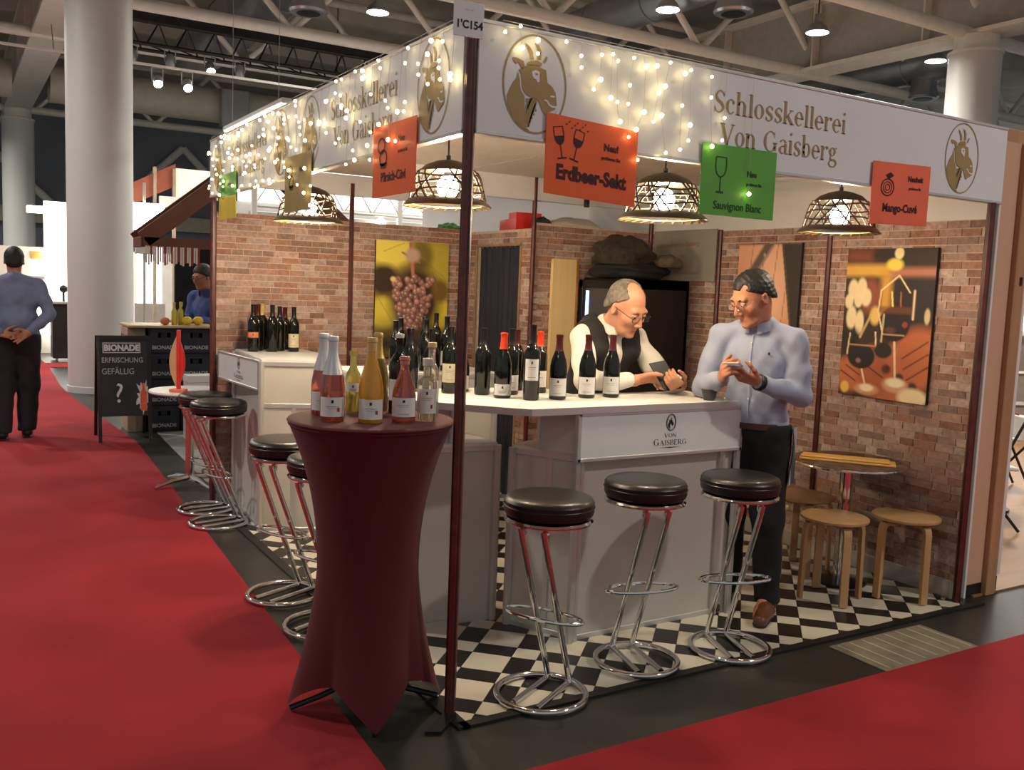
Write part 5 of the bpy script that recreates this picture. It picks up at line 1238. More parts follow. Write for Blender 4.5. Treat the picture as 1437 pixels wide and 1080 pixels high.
for k in range(24):
    x = .0+k*.022; L = .17+.02*math.sin(k*1.7)
    b = MB(); b.cbox((x-.009,-.05,1.86-L), (x+.009,-.046,1.86), .001); b.build('fringe_strip', M_awr if k % 3 == 2 else M_aww, t)
b = MB(); b.box((.52,1.2,0), (2.3,1.25,1.9)); b.build('back_cloth', mat('dark stall cloth',(.015,.016,.022),.8,var=.2), t)
# red gabled roof and sign behind the stall
t = thing('stall_roof', 'red slanted roof board of a stall behind the striped awning', 'roof', (1.1,13.2,0))
b = MB(); b.prism([(-.6,0),(.9,0),(.9,.1),(-.6,.1)], 0, .01); b.v = []; b.f = []; b.m = []
b.add([(-.3,0,2.58),(.55,0,3.02),(.55,0,3.38),(-.3,0,2.92),(-.3,.1,2.58),(.55,.1,3.02),(.55,.1,3.38),(-.3,.1,2.92)], [(0,1,2,3),(7,6,5,4),(3,2,6,7),(0,4,5,1),(1,5,6,2),(0,3,7,4)]); b.build('gable_board', mat('red gable',hexc(150,80,58),.6,var=.12), t)
for x in (.50,.2): b = MB(); b.cbox((x,-.03,0), (x+.05,.03,3.3), .005); b.build('post', M_boxw, t)
b = MB(); b.cbox((.28,-.08,2.66), (.82,-.04,2.84), .01); sg = b.build('sign_board', M_white, t);
b = MB(); b.box((.56,.1,2.85), (1.25,.14,3.32)); b.build('light_wall', mat('cream wall with glow',(.75,.70,.58),.7,var=.05,emit=(1,.9,.7),estr=.5), t)  # plain cream wall, its lit look put in as weak emission
# bright exhibition stand behind the column
M_lb = mat('glow_panel', (1,1,1), .5, emit=(1,.97,.92), estr=5)
t = thing('light_wall', 'glowing white display wall of a stand left of the white column', 'display wall', (.0,16.6,0))
b = MB(); b.box((-.02,0,.35), (1.2,.08,2.85)); b.build('glow_panel', M_lb, t); b = MB(); b.cbox((-.3,-.02,2.62), (0,.1,2.75), .01); b.build('arm', M_lb, t)
b = MB(); b.box((-2.2,.3,0), (3.2,.34,2.0)); b.build('back_wall', mat('pale stand wall',(.7,.66,.58),.6,var=.05), t)
for x in (-.42,-.12): b = MB(); b.box((x-.1,.27,1.78), (x+.06,.3,1.92)); b.build('small_print', mat('ochre print',hexc(190,150,70),.6,var=.2), t)
b = MB(); b.box((-.9,-.02,1.4), (-.02,.0,1.46)); b.build('shelf_edge', M_white, t)
t = thing('light_wall', 'glowing white display panel right of the white column under the awning', 'display wall', (1.35,15.0,0))
b = MB(); b.box((0,0,1.05), (.42,.06,2.35)); b.build('glow_panel', M_lb, t); b = MB(); b.cbox((-.05,-.01,0), (.48,.07,1.05), .01); b.build('cabinet', M_steelgrey, t)
t = thing('flood_lamp', 'glaring square lamp right of the white column', 'lamp', (.95,11.9,2.42))
b = MB(); b.cbox((-.28,-.02,-.2), (.28,.03,.2), .01); b.build('lamp_face', mat('glaring lamp',(1,1,1),.5,emit=(1,.93,.78),estr=25), t); b = MB(); b.cbox((-.14,-.08,-.55), (.16,.0,-.28), .01); b.build('box', M_steelgrey, t); b = MB(); b.tube([(0,.02,-2.42),(0,.02,.5)], .02, 8); b.build('pole', M_steelgrey, t)
t = thing('dark_counter', 'dark counter of the bright stand beside the white column', 'counter', (.22,15.25,0))
b = MB(); b.cbox((-.25,-.2,.05), (.25,.2,1.0), .01); b.build('body', M_black, t); b = MB(); b.cbox((-.42,-.28,1.0), (.3,.28,1.04), .005); b.build('top', M_steelgrey, t); b = MB(); b.cbox((-.17,-.35,0), (.3,.3,.05), .005); b.build('plinth', M_white, t)
b = MB(); b.tube([(-.05,0,1.04),(-.05,0,1.2)], .02, 8); b.ball((-.05,0,1.26), .07, 12, 8); b.build('lamp', M_black, t)
# bistro table with red oval display
t = thing('bistro_table', 'small white bistro table on a chrome cross foot behind the far bar stools', 'table', (-.02,4.28,.0065))
b = MB(); b.lathe([(0,.70),(.285,.70),(.295,.71),(.29,.722),(0,.722)], 36); b.build('table_top', M_white, t, True)
b = MB(); b.lathe([(.032,.05),(.032,.70)], 18); b.build('pole', M_chrome, t, True)
for k in range(4):
    a = k*PI/2+R(20); b = MB(); b.tube([(0,0,.06),(.15*math.cos(a),.15*math.sin(a),.045),(.29*math.cos(a),.29*math.sin(a),.012)], [.028,.022,.012], 8); b.build('foot', M_chrome, t, True)
t = thing('oval_display', 'red and tan oval display stand on the white bistro table', 'display', (-.135,4.17,.729), R(-38))
ov = [(.075*math.sin(PI*k/14), .40*k/14) for k in range(15)]
for sgn, m, x0 in ((-1, mat('tan oval board',hexc(206,160,116),.5,var=.08), 0),(1, mat('red oval board',hexc(214,50,40),.5,var=.1), 0)):
    b = MB(); b.add([(sgn*x*.8,-.004,z+.02) for x,z in ov]+[(sgn*x*.8,.010,z+.02) for x,z in ov], [tuple(range(15)),tuple(range(15,30))[::-1]]+[(i,15+i,16+i,i+1) for i in range(14)]+[(14,29,15,0)]); b.build('leaf', m, t)
b = MB(); b.cbox((.0,-.014,.0), (.022,.018,.455), .004); b.build('spine', MATS['red oval board'], t); b = MB(); b.cbox((-.045,-.04,0), (.06,.05,.022), .004); b.build('foot', mat('orange foot',hexc(226,110,70),.5,var=.1), t)
t = thing('white_box', 'white cardboard box beside the navy crates', 'box', (.52,6.3,.0045)); b = MB(); b.cbox((-.15,-.1,0), (.15,.1,.62), .005); b.build('carton', M_white, t); b = MB(); b.cbox((-.155,-.105,.56), (.155,.105,.63), .004); b.build('lid', M_white, t)
b = MB(); b.prism([(.1,4.0),(2.8,4.0),(2.8,9.5),(.3,9.5)], 0, .004); struct(b.build('floor_stall', mat('grey floor mat', (.30,.30,.28), .7, var=.1)))

# neighbouring stand seen over the back wall: white lattice, added glowing band
t = thing('lattice_stand', 'stand with white lattice girder and added glowing band seen above the back brick wall', 'stand', (2.6,12.0,0))
for z in (2.72,3.10):
    b = MB(); b.tube([(0,0,z),(7.5,0,z)], .025, 8); b.build('lattice_rail', M_white, t)
for k in range(15):
    b = MB(); b.tube([(k*.5,0,2.72),(k*.5+.25,0,3.10),(k*.5+.5,0,2.72)], .014, 6); b.build('lattice_brace', M_white, t)
for x in (0,2.5,5,7.5): b = MB(); b.cbox((x-.04,-.04,0), (x+.04,.04,3.14), .005); b.build('mast', M_white, t)
b = MB(); b.cbox((0,.9,2.85), (8.6,1.0,3.75), .01); b.build('glow_panel', mat('added glow band',(1,1,1),.5,emit=(1,.97,.9),estr=1.3), t)  # emissive band added to brighten the gap, in place of a lit wall
b = MB(); b.cbox((0,.3,2.40), (7.5,.36,2.66), .01); b.build('header', M_steelgrey, t)
b = MB(); b.box((0,1.0,0), (8.6,1.06,2.85)); b.build('back_panel', M_white, t)
for k, x in enumerate((1.1,2.2,3.4)): b = MB(); b.lathe([(0,2.56),(.10,2.56),(.06,2.66),(0,2.70)], 14, Matrix.Translation((x,.1,0))); b.build('spot_lamp', mat('stand spot',(1,1,1),.5,emit=(1,.95,.85),estr=12), t)
# ================================================================== people: smooth distance fields meshed into one surface each
class Field:
    def __init__(s, h): s.h = h; s.ops = []
    def cap(s, a, b, r1, r2=None, k=.02): s.ops.append(('c', np.array(a,float), np.array(b,float), r1, r1 if r2 is None else r2, k)); return s
    def chain(s, P, Rr, k=.02):
        for i in range(len(P)-1): s.cap(P[i], P[i+1], Rr[i], Rr[i+1], k)
        return s
    def ell(s, c, r, rot=None, k=.02): s.ops.append(('e', np.array(c,float), np.array(r,float), np.eye(3) if rot is None else np.array(rot,float), k)); return s
    def sub(s, c, r, rot=None, k=.008): s.ops.append(('s', np.array(c,float), np.array(r,float), np.eye(3) if rot is None else np.array(rot,float), k)); return s
    def plane(s, p, n): n = np.array(n,float); s.ops.append(('p', np.array(p,float), n/np.linalg.norm(n))); return s     # removes the side n points to
    def fold(s, amp, fr, seed=0): s.ops.append(('f', amp, fr, seed)); return s
    @staticmethod
    def dist_e(X, c, r, rot):
        q = (X-c) @ rot; k0 = np.linalg.norm(q/r, axis=-1); k1 = np.linalg.norm(q/(r*r), axis=-1); return k0*(k0-1)/np.maximum(k1, 1e-9)
    def mesh(s):
        lo = np.full(3, 9e9); hi = -lo
        for o in s.ops:
            if o[0] == 'c':
                m = max(o[3], o[4])+.02; lo = np.minimum(lo, np.minimum(o[1],o[2])-m); hi = np.maximum(hi, np.maximum(o[1],o[2])+m)
            elif o[0] == 'e': m = o[2].max()+.02; lo = np.minimum(lo, o[1]-m); hi = np.maximum(hi, o[1]+m)
        h = s.h; n = np.ceil((hi-lo)/h).astype(int)+1; F = np.full(n, .3, np.float32)
        ax = [lo[i]+h*np.arange(n[i]) for i in range(3)]
        def sub(l, u):
            i0 = np.clip(np.floor((l-lo)/h).astype(int), 0, n); i1 = np.clip(np.ceil((u-lo)/h).astype(int)+1, 0, n)
            sl = tuple(slice(a,b) for a,b in zip(i0,i1)); X = np.stack(np.meshgrid(*[ax[i][sl[i]] for i in range(3)], indexing='ij'), -1); return sl, X
        for o in s.ops:
            if o[0] == 'c':
                _, a, b, r1, r2, k = o; m = max(r1,r2)+k+3*h; sl, X = sub(np.minimum(a,b)-m, np.maximum(a,b)+m)
                d = b-a; L2 = max(d@d, 1e-12); t = np.clip(((X-a)@d)/L2, 0, 1); D = np.linalg.norm(X-a-t[...,None]*d, axis=-1)-(r1+(r2-r1)*t)
            elif o[0] in 'es':
                _, c, r, rot, k = o; m = r.max()+k+3*h; sl, X = sub(c-m, c+m); D = s.dist_e(X, c, r, rot)
            elif o[0] == 'p':
                X = np.stack(np.meshgrid(*ax, indexing='ij'), -1); F = np.maximum(F, ((X-o[1])@o[2]).astype(np.float32)); continue
            elif o[0] == 'f':
                X = np.stack(np.meshgrid(*ax, indexing='ij'), -1); fr = o[2]; ph = o[3]
                F += (o[1]*(np.sin(fr*(X[...,2]+.6*X[...,0])+ph+2*np.sin(9*X[...,0]))*np.sin(fr*.45*(X[...,1]-X[...,2]*.7)+1.3*ph)+.5*np.sin(fr*1.7*(X[...,0]-.5*X[...,2])+ph))).astype(np.float32); continue
            A = F[sl]
            if o[0] == 's': hh = np.maximum(k-np.abs(A+D),0)/k; F[sl] = np.maximum(A,-D)+hh*hh*k*.25
            else: hh = np.maximum(k-np.abs(A-D),0)/k; F[sl] = np.minimum(A,D)-hh*hh*k*.25
        return nets(F, lo, h)
def nets(F, lo, h):
    ins = F < 0; n = np.array(F.shape)-1
    cnt = np.zeros(n, np.int8)
    for dx in (0,1):
        for dy in (0,1):
            for dz in (0,1): cnt += ins[dx:dx+n[0], dy:dy+n[1], dz:dz+n[2]]
    cells = np.argwhere((cnt > 0) & (cnt < 8)); idx = np.full(n, -1, np.int32); idx[tuple(cells.T)] = np.arange(len(cells))
    cor = [(a,b,c) for a in (0,1) for b in (0,1) for c in (0,1)]
    val = {c: F[cells[:,0]+c[0], cells[:,1]+c[1], cells[:,2]+c[2]] for c in cor}
    acc = np.zeros((len(cells),3)); num = np.zeros(len(cells))
    for a in cor:
        for axis in range(3):
            if a[axis] == 0:
                b = list(a); b[axis] = 1; b = tuple(b); fa, fb = val[a], val[b]; m = (fa < 0) != (fb < 0)
                t = np.where(m, fa/(fa-fb+1e-12), 0); p = np.tile(np.array(a,float), (len(cells),1)); p[:,axis] += t; acc[m] += p[m]; num[m] += 1
    V = lo+h*(cells+acc/num[:,None]); Q = []
    for axis in range(3):
        a1, a2 = (axis+1) % 3, (axis+2) % 3
        s0 = [slice(None)]*3; s1 = [slice(None)]*3; s0[axis] = slice(0,-1); s1[axis] = slice(1,None)
        e = np.argwhere(ins[tuple(s0)] != ins[tuple(s1)])
        ok = (e[:,a1] > 0) & (e[:,a2] > 0) & (e[:,a1] < n[a1]) & (e[:,a2] < n[a2]); e = e[ok]
        flip = ins[tuple(s0)][tuple(e.T)]
        def at(d1, d2): c = e.copy(); c[:,a1] -= d1; c[:,a2] -= d2; return idx[tuple(c.T)]
        q = np.stack([at(1,1), at(0,1), at(0,0), at(1,0)], 1); q[~flip] = q[~flip][:, ::-1]; Q.append(q)
    return V, np.concatenate(Q)
def field_obj(name, F, m, parent):
    V, Q = F.mesh(); me = bpy.data.meshes.new(name)
    me.vertices.add(len(V)); me.vertices.foreach_set('co', V.astype(np.float32).ravel())
    me.loops.add(Q.size); me.loops.foreach_set('vertex_index', Q.astype(np.int32).ravel())
    me.polygons.add(len(Q)); me.polygons.foreach_set('loop_start', np.arange(0,Q.size,4,dtype=np.int32)); me.polygons.foreach_set('loop_total', np.full(len(Q),4,np.int32))
    me.polygons.foreach_set('use_smooth', [True]*len(Q)); me.update(calc_edges=True); me.validate()
    me.materials.append(m); o = bpy.data.objects.new(name, me); COL.objects.link(o); o.parent = parent; return o
def rotm(ax, deg): return np.array(Matrix.Rotation(R(deg), 3, ax))
class Head:
    def __init__(s, c, yaw=0, pitch=0, roll=0, k=1.0): s.c = np.array(c,float); s.k = k; s.R = rotm('Z', yaw) @ rotm('X', pitch) @ rotm('Y', roll)
    def p(s, x, y, z): return s.c + s.R @ (np.array((x,y,z))*s.k)
    def M(s): m = Matrix([[*(s.R[i]*s.k), s.c[i]] for i in range(3)]+[[0,0,0,1]]); return m
    def skin(s, F, neck):
        k = s.k; e = lambda c, r, kk=.02: F.ell(s.p(*c), np.array(r)*k, s.R, kk)
        e((0,.015,.035),(.074,.095,.088)); e((0,-.022,-.028),(.061,.073,.084),.03); e((0,-.036,-.075),(.046,.050,.036),.03)
        F.cap(s.p(-.030,-.055,-.088), s.p(.030,-.055,-.088), .020*k, .020*k, .02); F.cap(s.p(-.008,-.083,-.098), s.p(.008,-.083,-.098), .014*k, None, .02)
        F.cap(s.p(-.038,-.078,.030), s.p(.038,-.078,.030), .013*k, None, .015)
        for q in (-1,1):
            e((q*.040,-.064,-.022),(.022,.020,.022),.025); F.sub(s.p(q*.032,-.100,.010), np.array((.017,.013,.012))*k, s.R, .010)
            e((q*.032,-.078,.010),(.0145,.013,.0125),.004)
            F.ell(s.p(q*.077,.008,-.004), np.array((.008,.019,.031))*k, s.R @ rotm('X',-12) @ rotm('Z',q*22), .008)
            F.sub(s.p(q*.085,.002,-.002), np.array((.006,.009,.016))*k, s.R, .004)
            F.cap(s.p(q*.011,-.102,-.034), s.p(q*.011,-.096,-.034), .0085*k, None, .006)
        F.cap(s.p(0,-.090,.018), s.p(0,-.113,-.026), .0075*k, .0115*k, .010); F.cap(s.p(0,-.108,-.030), s.p(0,-.096,-.036), .009*k, None, .006)
        F.cap(s.p(-.017,-.086,-.062), s.p(.017,-.086,-.062), .0075*k, None, .005); F.cap(s.p(-.014,-.084,-.073), s.p(.014,-.084,-.073), .008*k, None, .005)
        F.cap(s.p(0,.025,-.05), neck, .052*k, .058, .03)
    def hair(s, par, m, h=.005, hl=(-.080,.078), nape=(.095,-.062), off=.009, bald=None, fringe=True):
        F = Field(h); k = s.k; F.ell(s.p(0,.018,.036), np.array((.074+off,.096+off,.088+off))*k, s.R); F.ell(s.p(0,.055,-.02), np.array((.066+off*.6,.060,.062))*k, s.R, .02)
        d = np.array((0, nape[0]-hl[0], nape[1]-hl[1])); nrm = s.R @ np.array((0, d[2], -d[1])); F.plane(s.p(0,hl[0],hl[1]), nrm if nrm @ (s.R @ np.array((0,0,-1.))) > 0 else -nrm)
        if bald:
            for c, r in bald: F.sub(s.p(*c), np.array(r)*k, s.R, .012)
        F.fold(.0016, 240, 1.0); return field_obj('hair', F, m, par)
    def face_parts(s, par, browm, glasses=None, gm=None):
        M = s.M()
        for q in (-1,1):
            b = MB(); b.ball((q*.032,-.0805,.0085), .0118, 12, 10, M); b.build('eye', mat('eye white',(.55,.52,.48),.2,var=.05), par, True)
            b = MB(); b.ball((q*.032-.001,-.0912,.0060), (.0045,.002,.0045), 10, 8, M); b.build('iris', mat('iris dark',(.02,.014,.01),.2,var=.1), par, True)
            F = Field(.003); F.ell(s.p(q*.032,-.0815,.0125), np.array((.0150,.0130,.0095))*s.k, s.R); field_obj('eyelid', F, par['skin_mat'] if False else SKIN[par.name], par)
            b = MB(); b.tube([M @ Vector(p) for p in ((q*.016,-.0925,.028),(q*.030,-.0925,.033),(q*.046,-.080,.028))], [.003,.004,.0022], 6); b.build('eyebrow', browm, par, True)
        b = MB(); b.tube([M @ Vector(p) for p in ((-.021,-.0885,-.0675),(-.008,-.0940,-.066),(.008,-.0940,-.066),(.021,-.0885,-.0675))], [.0018,.003,.003,.0018], 6); b.build('mouth', mat('lips', hexc(150,84,70), .5, var=.1), par, True)
        if glasses:
            g = None
            for q in (-1,1):
                w_, h_ = glasses; pts = [(q*.034+w_*math.copysign(abs(math.cos(a))**.55, math.cos(a)), -.104, .004+h_*math.copysign(abs(math.sin(a))**.55, math.sin(a))) for a in [2*PI*i/28 for i in range(28)]]
                b = MB(); b.tube([M @ Vector(p) for p in pts], .0014, 6, closed=True)
                b.tube([M @ Vector(p) for p in ((q*(.034+w_),-.104,.010),(q*.074,-.092,.012),(q*.080,-.03,.012),(q*.080,.012,.008))], .0016, 6); b.build('glasses_rim', gm, par, True)
                b = MB(); b.add([M @ Vector((p[0],p[1]+.0005,p[2])) for p in pts], [tuple(range(28))]); b.build('lens', mat('spectacle lens',(.9,.92,.95),.02,trans=.96,ior=1.05,var=.01), par)
            b = MB(); b.tube([M @ Vector(p) for p in ((-.012,-.105,.010),(0,-.108,.013),(.012,-.105,.010))], .0016, 6); b.build('glasses_bridge', gm, par, True)
def hand(F, w, d, n, side, curl=(25,30,25), spread=.0, L=1.0, thumb=(35,20), thumb_out=.7):
    """w wrist, d along the hand, n palm normal (fingers curl towards it), side +1 if the thumb lies towards d x n"""
    w = np.array(w,float); d = np.array(d,float); d /= np.linalg.norm(d); n = np.array(n,float); n -= d*(n@d); n /= np.linalg.norm(n); s = np.cross(d,n)*side
    for o in (-.026,-.009,.009,.026): F.cap(w+s*o*.65, w+d*.082*L+s*o, .0135*L, .0125*L, .012)
    for i, (o, l) in enumerate(((.029,.92),(.010,1.0),(-.010,.95),(-.028,.78))):
        p = w+d*.086*L+s*o; a = 0; c = curl[i] if hasattr(curl[0],'__len__') else curl
        dd = d+s*(o*spread)
        for j, (sl, r0, r1) in enumerate(((.043,.0098,.0090),(.027,.0090,.0083),(.022,.0083,.0070))):
            a += R(c[j]); q = p+(dd*math.cos(a)+n*math.sin(a))*sl*l*L; F.cap(p, q, r0*L, r1*L, .004); p = q
    p = w+d*.024*L+s*.026*L+n*.006; v0 = d*.62+s*thumb_out+n*.25
    for j, (sl, r0, r1, ang) in enumerate(((.040,.0135,.0115,0),(.032,.0112,.0098,thumb[0]),(.026,.0098,.0080,thumb[1]))):
        v1 = v0*math.cos(R(ang))+(d*.6+n*.6-s*.5)*math.sin(R(ang)); v1 /= np.linalg.norm(v1); q = p+v1*sl*L; F.cap(p, q, r0*L, r1*L, .007); p = q; v0 = v1
SKIN = {}
def torso(F, pel, wai, che, sh, infl=0.0, wid=1.0, rot=None, belly=0.0, k=.05):
    F.ell(pel, (.158*wid+infl,.112+infl,.115+infl), rot, k); F.ell(wai, (.146*wid+infl,.108+infl+belly,.135+infl), rot, k); F.ell(che, (.162*wid+infl,.112+infl,.165+infl), rot, k)
    for q in sh: F.cap((0,sh[0][1]+.02,sh[0][2]+.055), q, .052+infl*.6, .046+infl*.6, .03)
def lerp(a, b, t): return tuple(np.array(a)+(np.array(b)-np.array(a))*t)
def legs(F, hip, knee, ank, infl, k=.03, r=(.083,.058,.042)):
    for h_, kn, an in zip(hip, knee, ank): F.chain([h_, kn, an], [r[0]+infl, r[1]+infl, r[2]+infl], k)
def shoe(par, heel, toe, m, sole=M_black, h=.006):
    heel = np.array(heel,float); toe = np.array(toe,float); F = Field(h)
    F.cap(heel+(0,0,.045), lerp(heel, toe, .45)+np.array((0,0,.040)), .040, .042, .03); F.cap(lerp(heel,toe,.45)+np.array((0,0,.034)), toe+(0,0,.026), .044, .034, .03); F.cap(heel+(0,0,.05), heel+(0,0,.085), .038, .036, .02); F.plane((0,0,heel[2]+.012), (0,0,-1)); F.plane((0,0,heel[2]+.098),(0,0,1))
    o = field_obj('shoe', F, m, par)
    F = Field(h); F.cap(heel+(0,0,.02), lerp(heel,toe,.45)+np.array((0,0,.02)), .043, .045, .02); F.cap(lerp(heel,toe,.45)+np.array((0,0,.02)), toe+(0,0,.02), .046, .036, .02); F.plane((0,0,heel[2]+.016),(0,0,1)); F.plane((0,0,heel[2]+.002),(0,0,-1)); field_obj('sole', F, sole, o)
def collar(par, c, up, fwd, m, r=.066, gap=.5, hgt=.036):
    up = Vector(up).normalized(); f = Vector(fwd); f = (f-up*f.dot(up)).normalized(); s = f.cross(up); c = Vector(c); b = MB(); vv = []; n = 26
    for (rr, z) in ((r+.010,-.004),(r+.002,hgt),(r+.006,hgt+.003),(r+.016,-.002)):
        for i in range(n+1):
            a = gap*.5+(2*PI-gap)*i/n; drop = -.020*max(0, math.cos(a))**2 if z < .01 else -.012*max(0,math.cos(a))**2
            vv.append(c+(f*math.cos(a)*1.08+s*math.sin(a))*rr+up*(z+drop))
    ff = [(j*(n+1)+i, j*(n+1)+i+1, (j+1)*(n+1)+i+1, (j+1)*(n+1)+i) for j in range(3) for i in range(n)]; b.add(vv, ff)
    return b.build('collar', m, par, True)
def belt(par, c, rx, ry, m, z=.03, tilt=None):
    b = MB(); n = 48; vv = []
    for (o, zz) in ((0,-z/2),(.004,-z/2),(.004,z/2),(0,z/2)): vv += [(c[0]+(rx+o)*math.cos(2*PI*i/n), c[1]+(ry+o)*math.sin(2*PI*i/n), c[2]+zz) for i in range(n)]
    b.add(vv, [(j*n+i, j*n+(i+1)%n, ((j+1)%4)*n+(i+1)%n, ((j+1)%4)*n+i) for j in range(4) for i in range(n)]); return b.build('belt', m, par, True)
def phone(par, c, x, y, sz=(.072,.148,.009), m=None, name='mobile_phone', label='', screen=True):
    M = basis(c, x, y); w_, l_, t_ = sz; t = thing(name, label, 'phone', c); Mi = M.copy(); Mi.translation = (0,0,0)
    b = MB(); b.cbox((-w_/2,-l_/2,-t_/2), (w_/2,l_/2,t_/2), .003, Mi); b.build('case', m or M_black, t)
    b = MB(); b.box((-w_/2+.004,-l_/2+.006,t_/2), (w_/2-.004,l_/2-.006,t_/2+.0006), Mi); b.build('screen', mat('phone screen',(.05,.06,.07),.1,var=.1,emit=(.7,.8,1),estr=.25), t)
    b = MB(); b.cbox((-w_/2+.008,l_/2-.035,-t_/2-.0015), (-w_/2+.028,l_/2-.01,-t_/2), .001, Mi); b.build('camera_bump', M_black, t); return t

# ------------------------------------------------------------------ standing man in the light blue shirt
M_blue = mat('light blue shirt', hexc(156,164,186), .8, var=.05, vscale=20, bump=.1, bscale=300, sheen=.1)
M_trou = mat('black trousers', (.010,.010,.012), .85, var=.2, bump=.1, bscale=200); M_brown = mat('brown leather shoe', hexc(96,58,38), .35, var=.15, coat=.3)
M_hair = mat('black hair', (.012,.010,.009), .55, var=.3, vscale=60, bump=.3, bscale=150); M_ghair = mat('greying hair', (.17,.14,.11), .6, var=.45, vscale=50, bump=.4, bscale=150)
M_tan = mat('tanned skin', hexc(182,122,92), .48, var=.08, vscale=30, sss=.1)
P = thing('person', 'man in light blue shirt standing at the counter end, looking at a phone', 'person', (1.875,.383,.0046), R(-62)); SKIN[P.name] = M_tan
sh = [(-.182,-.065,1.385),(.182,-.045,1.385)]; el = [(-.238,-.125,1.130),(.222,-.035,1.115)]; wr = [(-.085,-.300,1.195),(.075,-.255,1.185)]
hip = [(-.085,0,.92),(.085,0,.92)]; kn = [(-.095,-.035,.50),(.10,-.03,.50)]; an = [(-.10,.06,.09),(.115,-.005,.09)]
hd = Head((-.012,-.140,1.575), -34, 28, 0, 1.05); nb = (0,-.055,1.435)
F = Field(.0055); torso(F, (0,0,.94), (0,-.01,1.08), (0,-.035,1.27), sh, -.012); legs(F, hip, kn, an, -.012); hd.skin(F, nb)
for i in (0,1): F.chain([sh[i],el[i],wr[i]], [.048,.040,.029], .025); F.cap(an[i], (an[i][0],an[i][1]-.14,.03), .034, .024, .03)
hand(F, wr[0], (.30,-.72,.42), (.85,.2,.35), 1, ((35,45,30),(42,50,30),(45,52,30),(48,55,35)), thumb=(20,15), thumb_out=.45)
hand(F, wr[1], (-.62,-.66,.28), (-.45,.25,.80), -1, ((28,38,25),(34,42,25),(38,45,25),(40,48,30)), thumb=(30,25), thumb_out=.40)
body = field_obj('body', F, M_tan, P)
hd.hair(P, M_hair, .0045, (-.088,.086), (.095,-.045), .007, [((-.052,-.085,.085),(.030,.045,.028)),((.052,-.085,.085),(.030,.045,.028))]); hd.face_parts(P, M_hair, (.024,.015), mat('steel spectacles',(.5,.5,.52),.2,metal=.9,bump=.01))
F = Field(.0075); torso(F, (0,0,.955), (0,-.012,1.08), (0,-.035,1.27), sh, .008, 1.0, None, .012)
for i in (0,1): F.chain([sh[i], lerp(sh[i],el[i],.6), el[i]], [.056,.053,.050], .03); F.chain([el[i], lerp(el[i],wr[i],.5), lerp(el[i],wr[i],.93)], [.050,.046,.040], .02)
F.cap((0,-.045,1.42),(0,-.06,1.455),.062,.060,.04); F.fold(.0035, 46, .7); F.plane((0,0,.945),(0,0,-1)); F.sub((0,-.085,1.505),(.060,.062,.062),None,.01); field_obj('shirt', F, M_blue, P)
collar(P, (0,-.060,1.440), (0,-.18,1), (0,-1,0), M_blue)
b = MB(); b.tube([(.0,-.128-.0*i,1.40-.05*i) for i in range(1)]+[(.0,-.135,1.40),(0,-.160,1.30),(0,-.152,1.16),(0,-.142,1.0)], .0025, 6); pl = b.build('placket', mat('pale placket',hexc(176,190,214),.7,var=.05), P)
for z, y in ((1.36,-.149),(1.27,-.163),(1.18,-.158),(1.09,-.152)): b = MB(); b.ball((0,y,z), (.005,.003,.005), 8, 6); b.build('button', M_paper, pl)
b = MB(); b.ball((.085,-.146,1.315), (.005,.003,.008), 8, 6); b.build('chest_emblem', M_ink, P)
F = Field(.0075); F.ell((0,0,.93),(.160,.118,.105),None,.04); legs(F, hip, kn, an, .008, .04, (.092,.068,.056)); F.fold(.003, 38, 2.1); F.plane((0,0,.965),(0,0,1)); F.plane((0,0,.065),(0,0,-1)); field_obj('trousers', F, M_trou, P)
belt(P, (0,-.002,.955), .158, .124, mat('brown belt',hexc(76,50,36),.4,var=.1))
for i in (0,1): shoe(P, (an[i][0],an[i][1]+.03,0), (an[i][0]+(-.02 if i == 0 else .03),an[i][1]-.20,0), M_brown)
F = Field(.004); c_ = np.array(lerp(el[1],wr[1],.97)); d_ = np.array(wr[1])-np.array(el[1]); d_ /= np.linalg.norm(d_); F.cap(c_-d_*.012, c_+d_*.012, .040, None, .004); F.plane(c_-d_*.014, -d_); F.plane(c_+d_*.014, d_); field_obj('wrist_watch', F, M_black, P)
# striped cloth hanging at the hip
b = MB(); vv = []; ff = []
for i in range(11):
    for j in range(9): vv.append((.192+.004*math.sin(j*1.3+i*.4), -.03+.075*j/8+.012*math.sin(i*.5), .955-.028*i))
for i in range(10):
    for j in range(8): ff.append((i*9+j,i*9+j+1,(i+1)*9+j+1,(i+1)*9+j))
b.add(vv, ff); k_ = len(vv); b.add([(x+.005,y,z) for x,y,z in vv], [q[::-1] for q in ff]); b.m = [1 if (i % 8)//2 % 2 else 0 for i in range(len(b.f))]; tw = b.build('hip_towel', [mat('towel grey',(.45,.45,.46),.9,var=.15), mat('towel dark',(.06,.06,.07),.9,var=.2)], P, True)
Mw = Matrix.Translation((1.875,.383,.0046)) @ Matrix.Rotation(R(-62),4,'Z')
c_ = Mw @ Vector((-.012,-.375,1.268)); xd = Mw.to_3x3() @ Vector((.95,.15,.05)); yd = Mw.to_3x3() @ Vector((-.1,-.90,.12)); yd = (yd-xd.normalized()*yd.dot(xd.normalized()))
phone(None, c_, xd, yd, m=mat('pale phone case',hexc(196,182,150),.4,var=.05), label='pale mobile phone held by the man in the blue shirt')

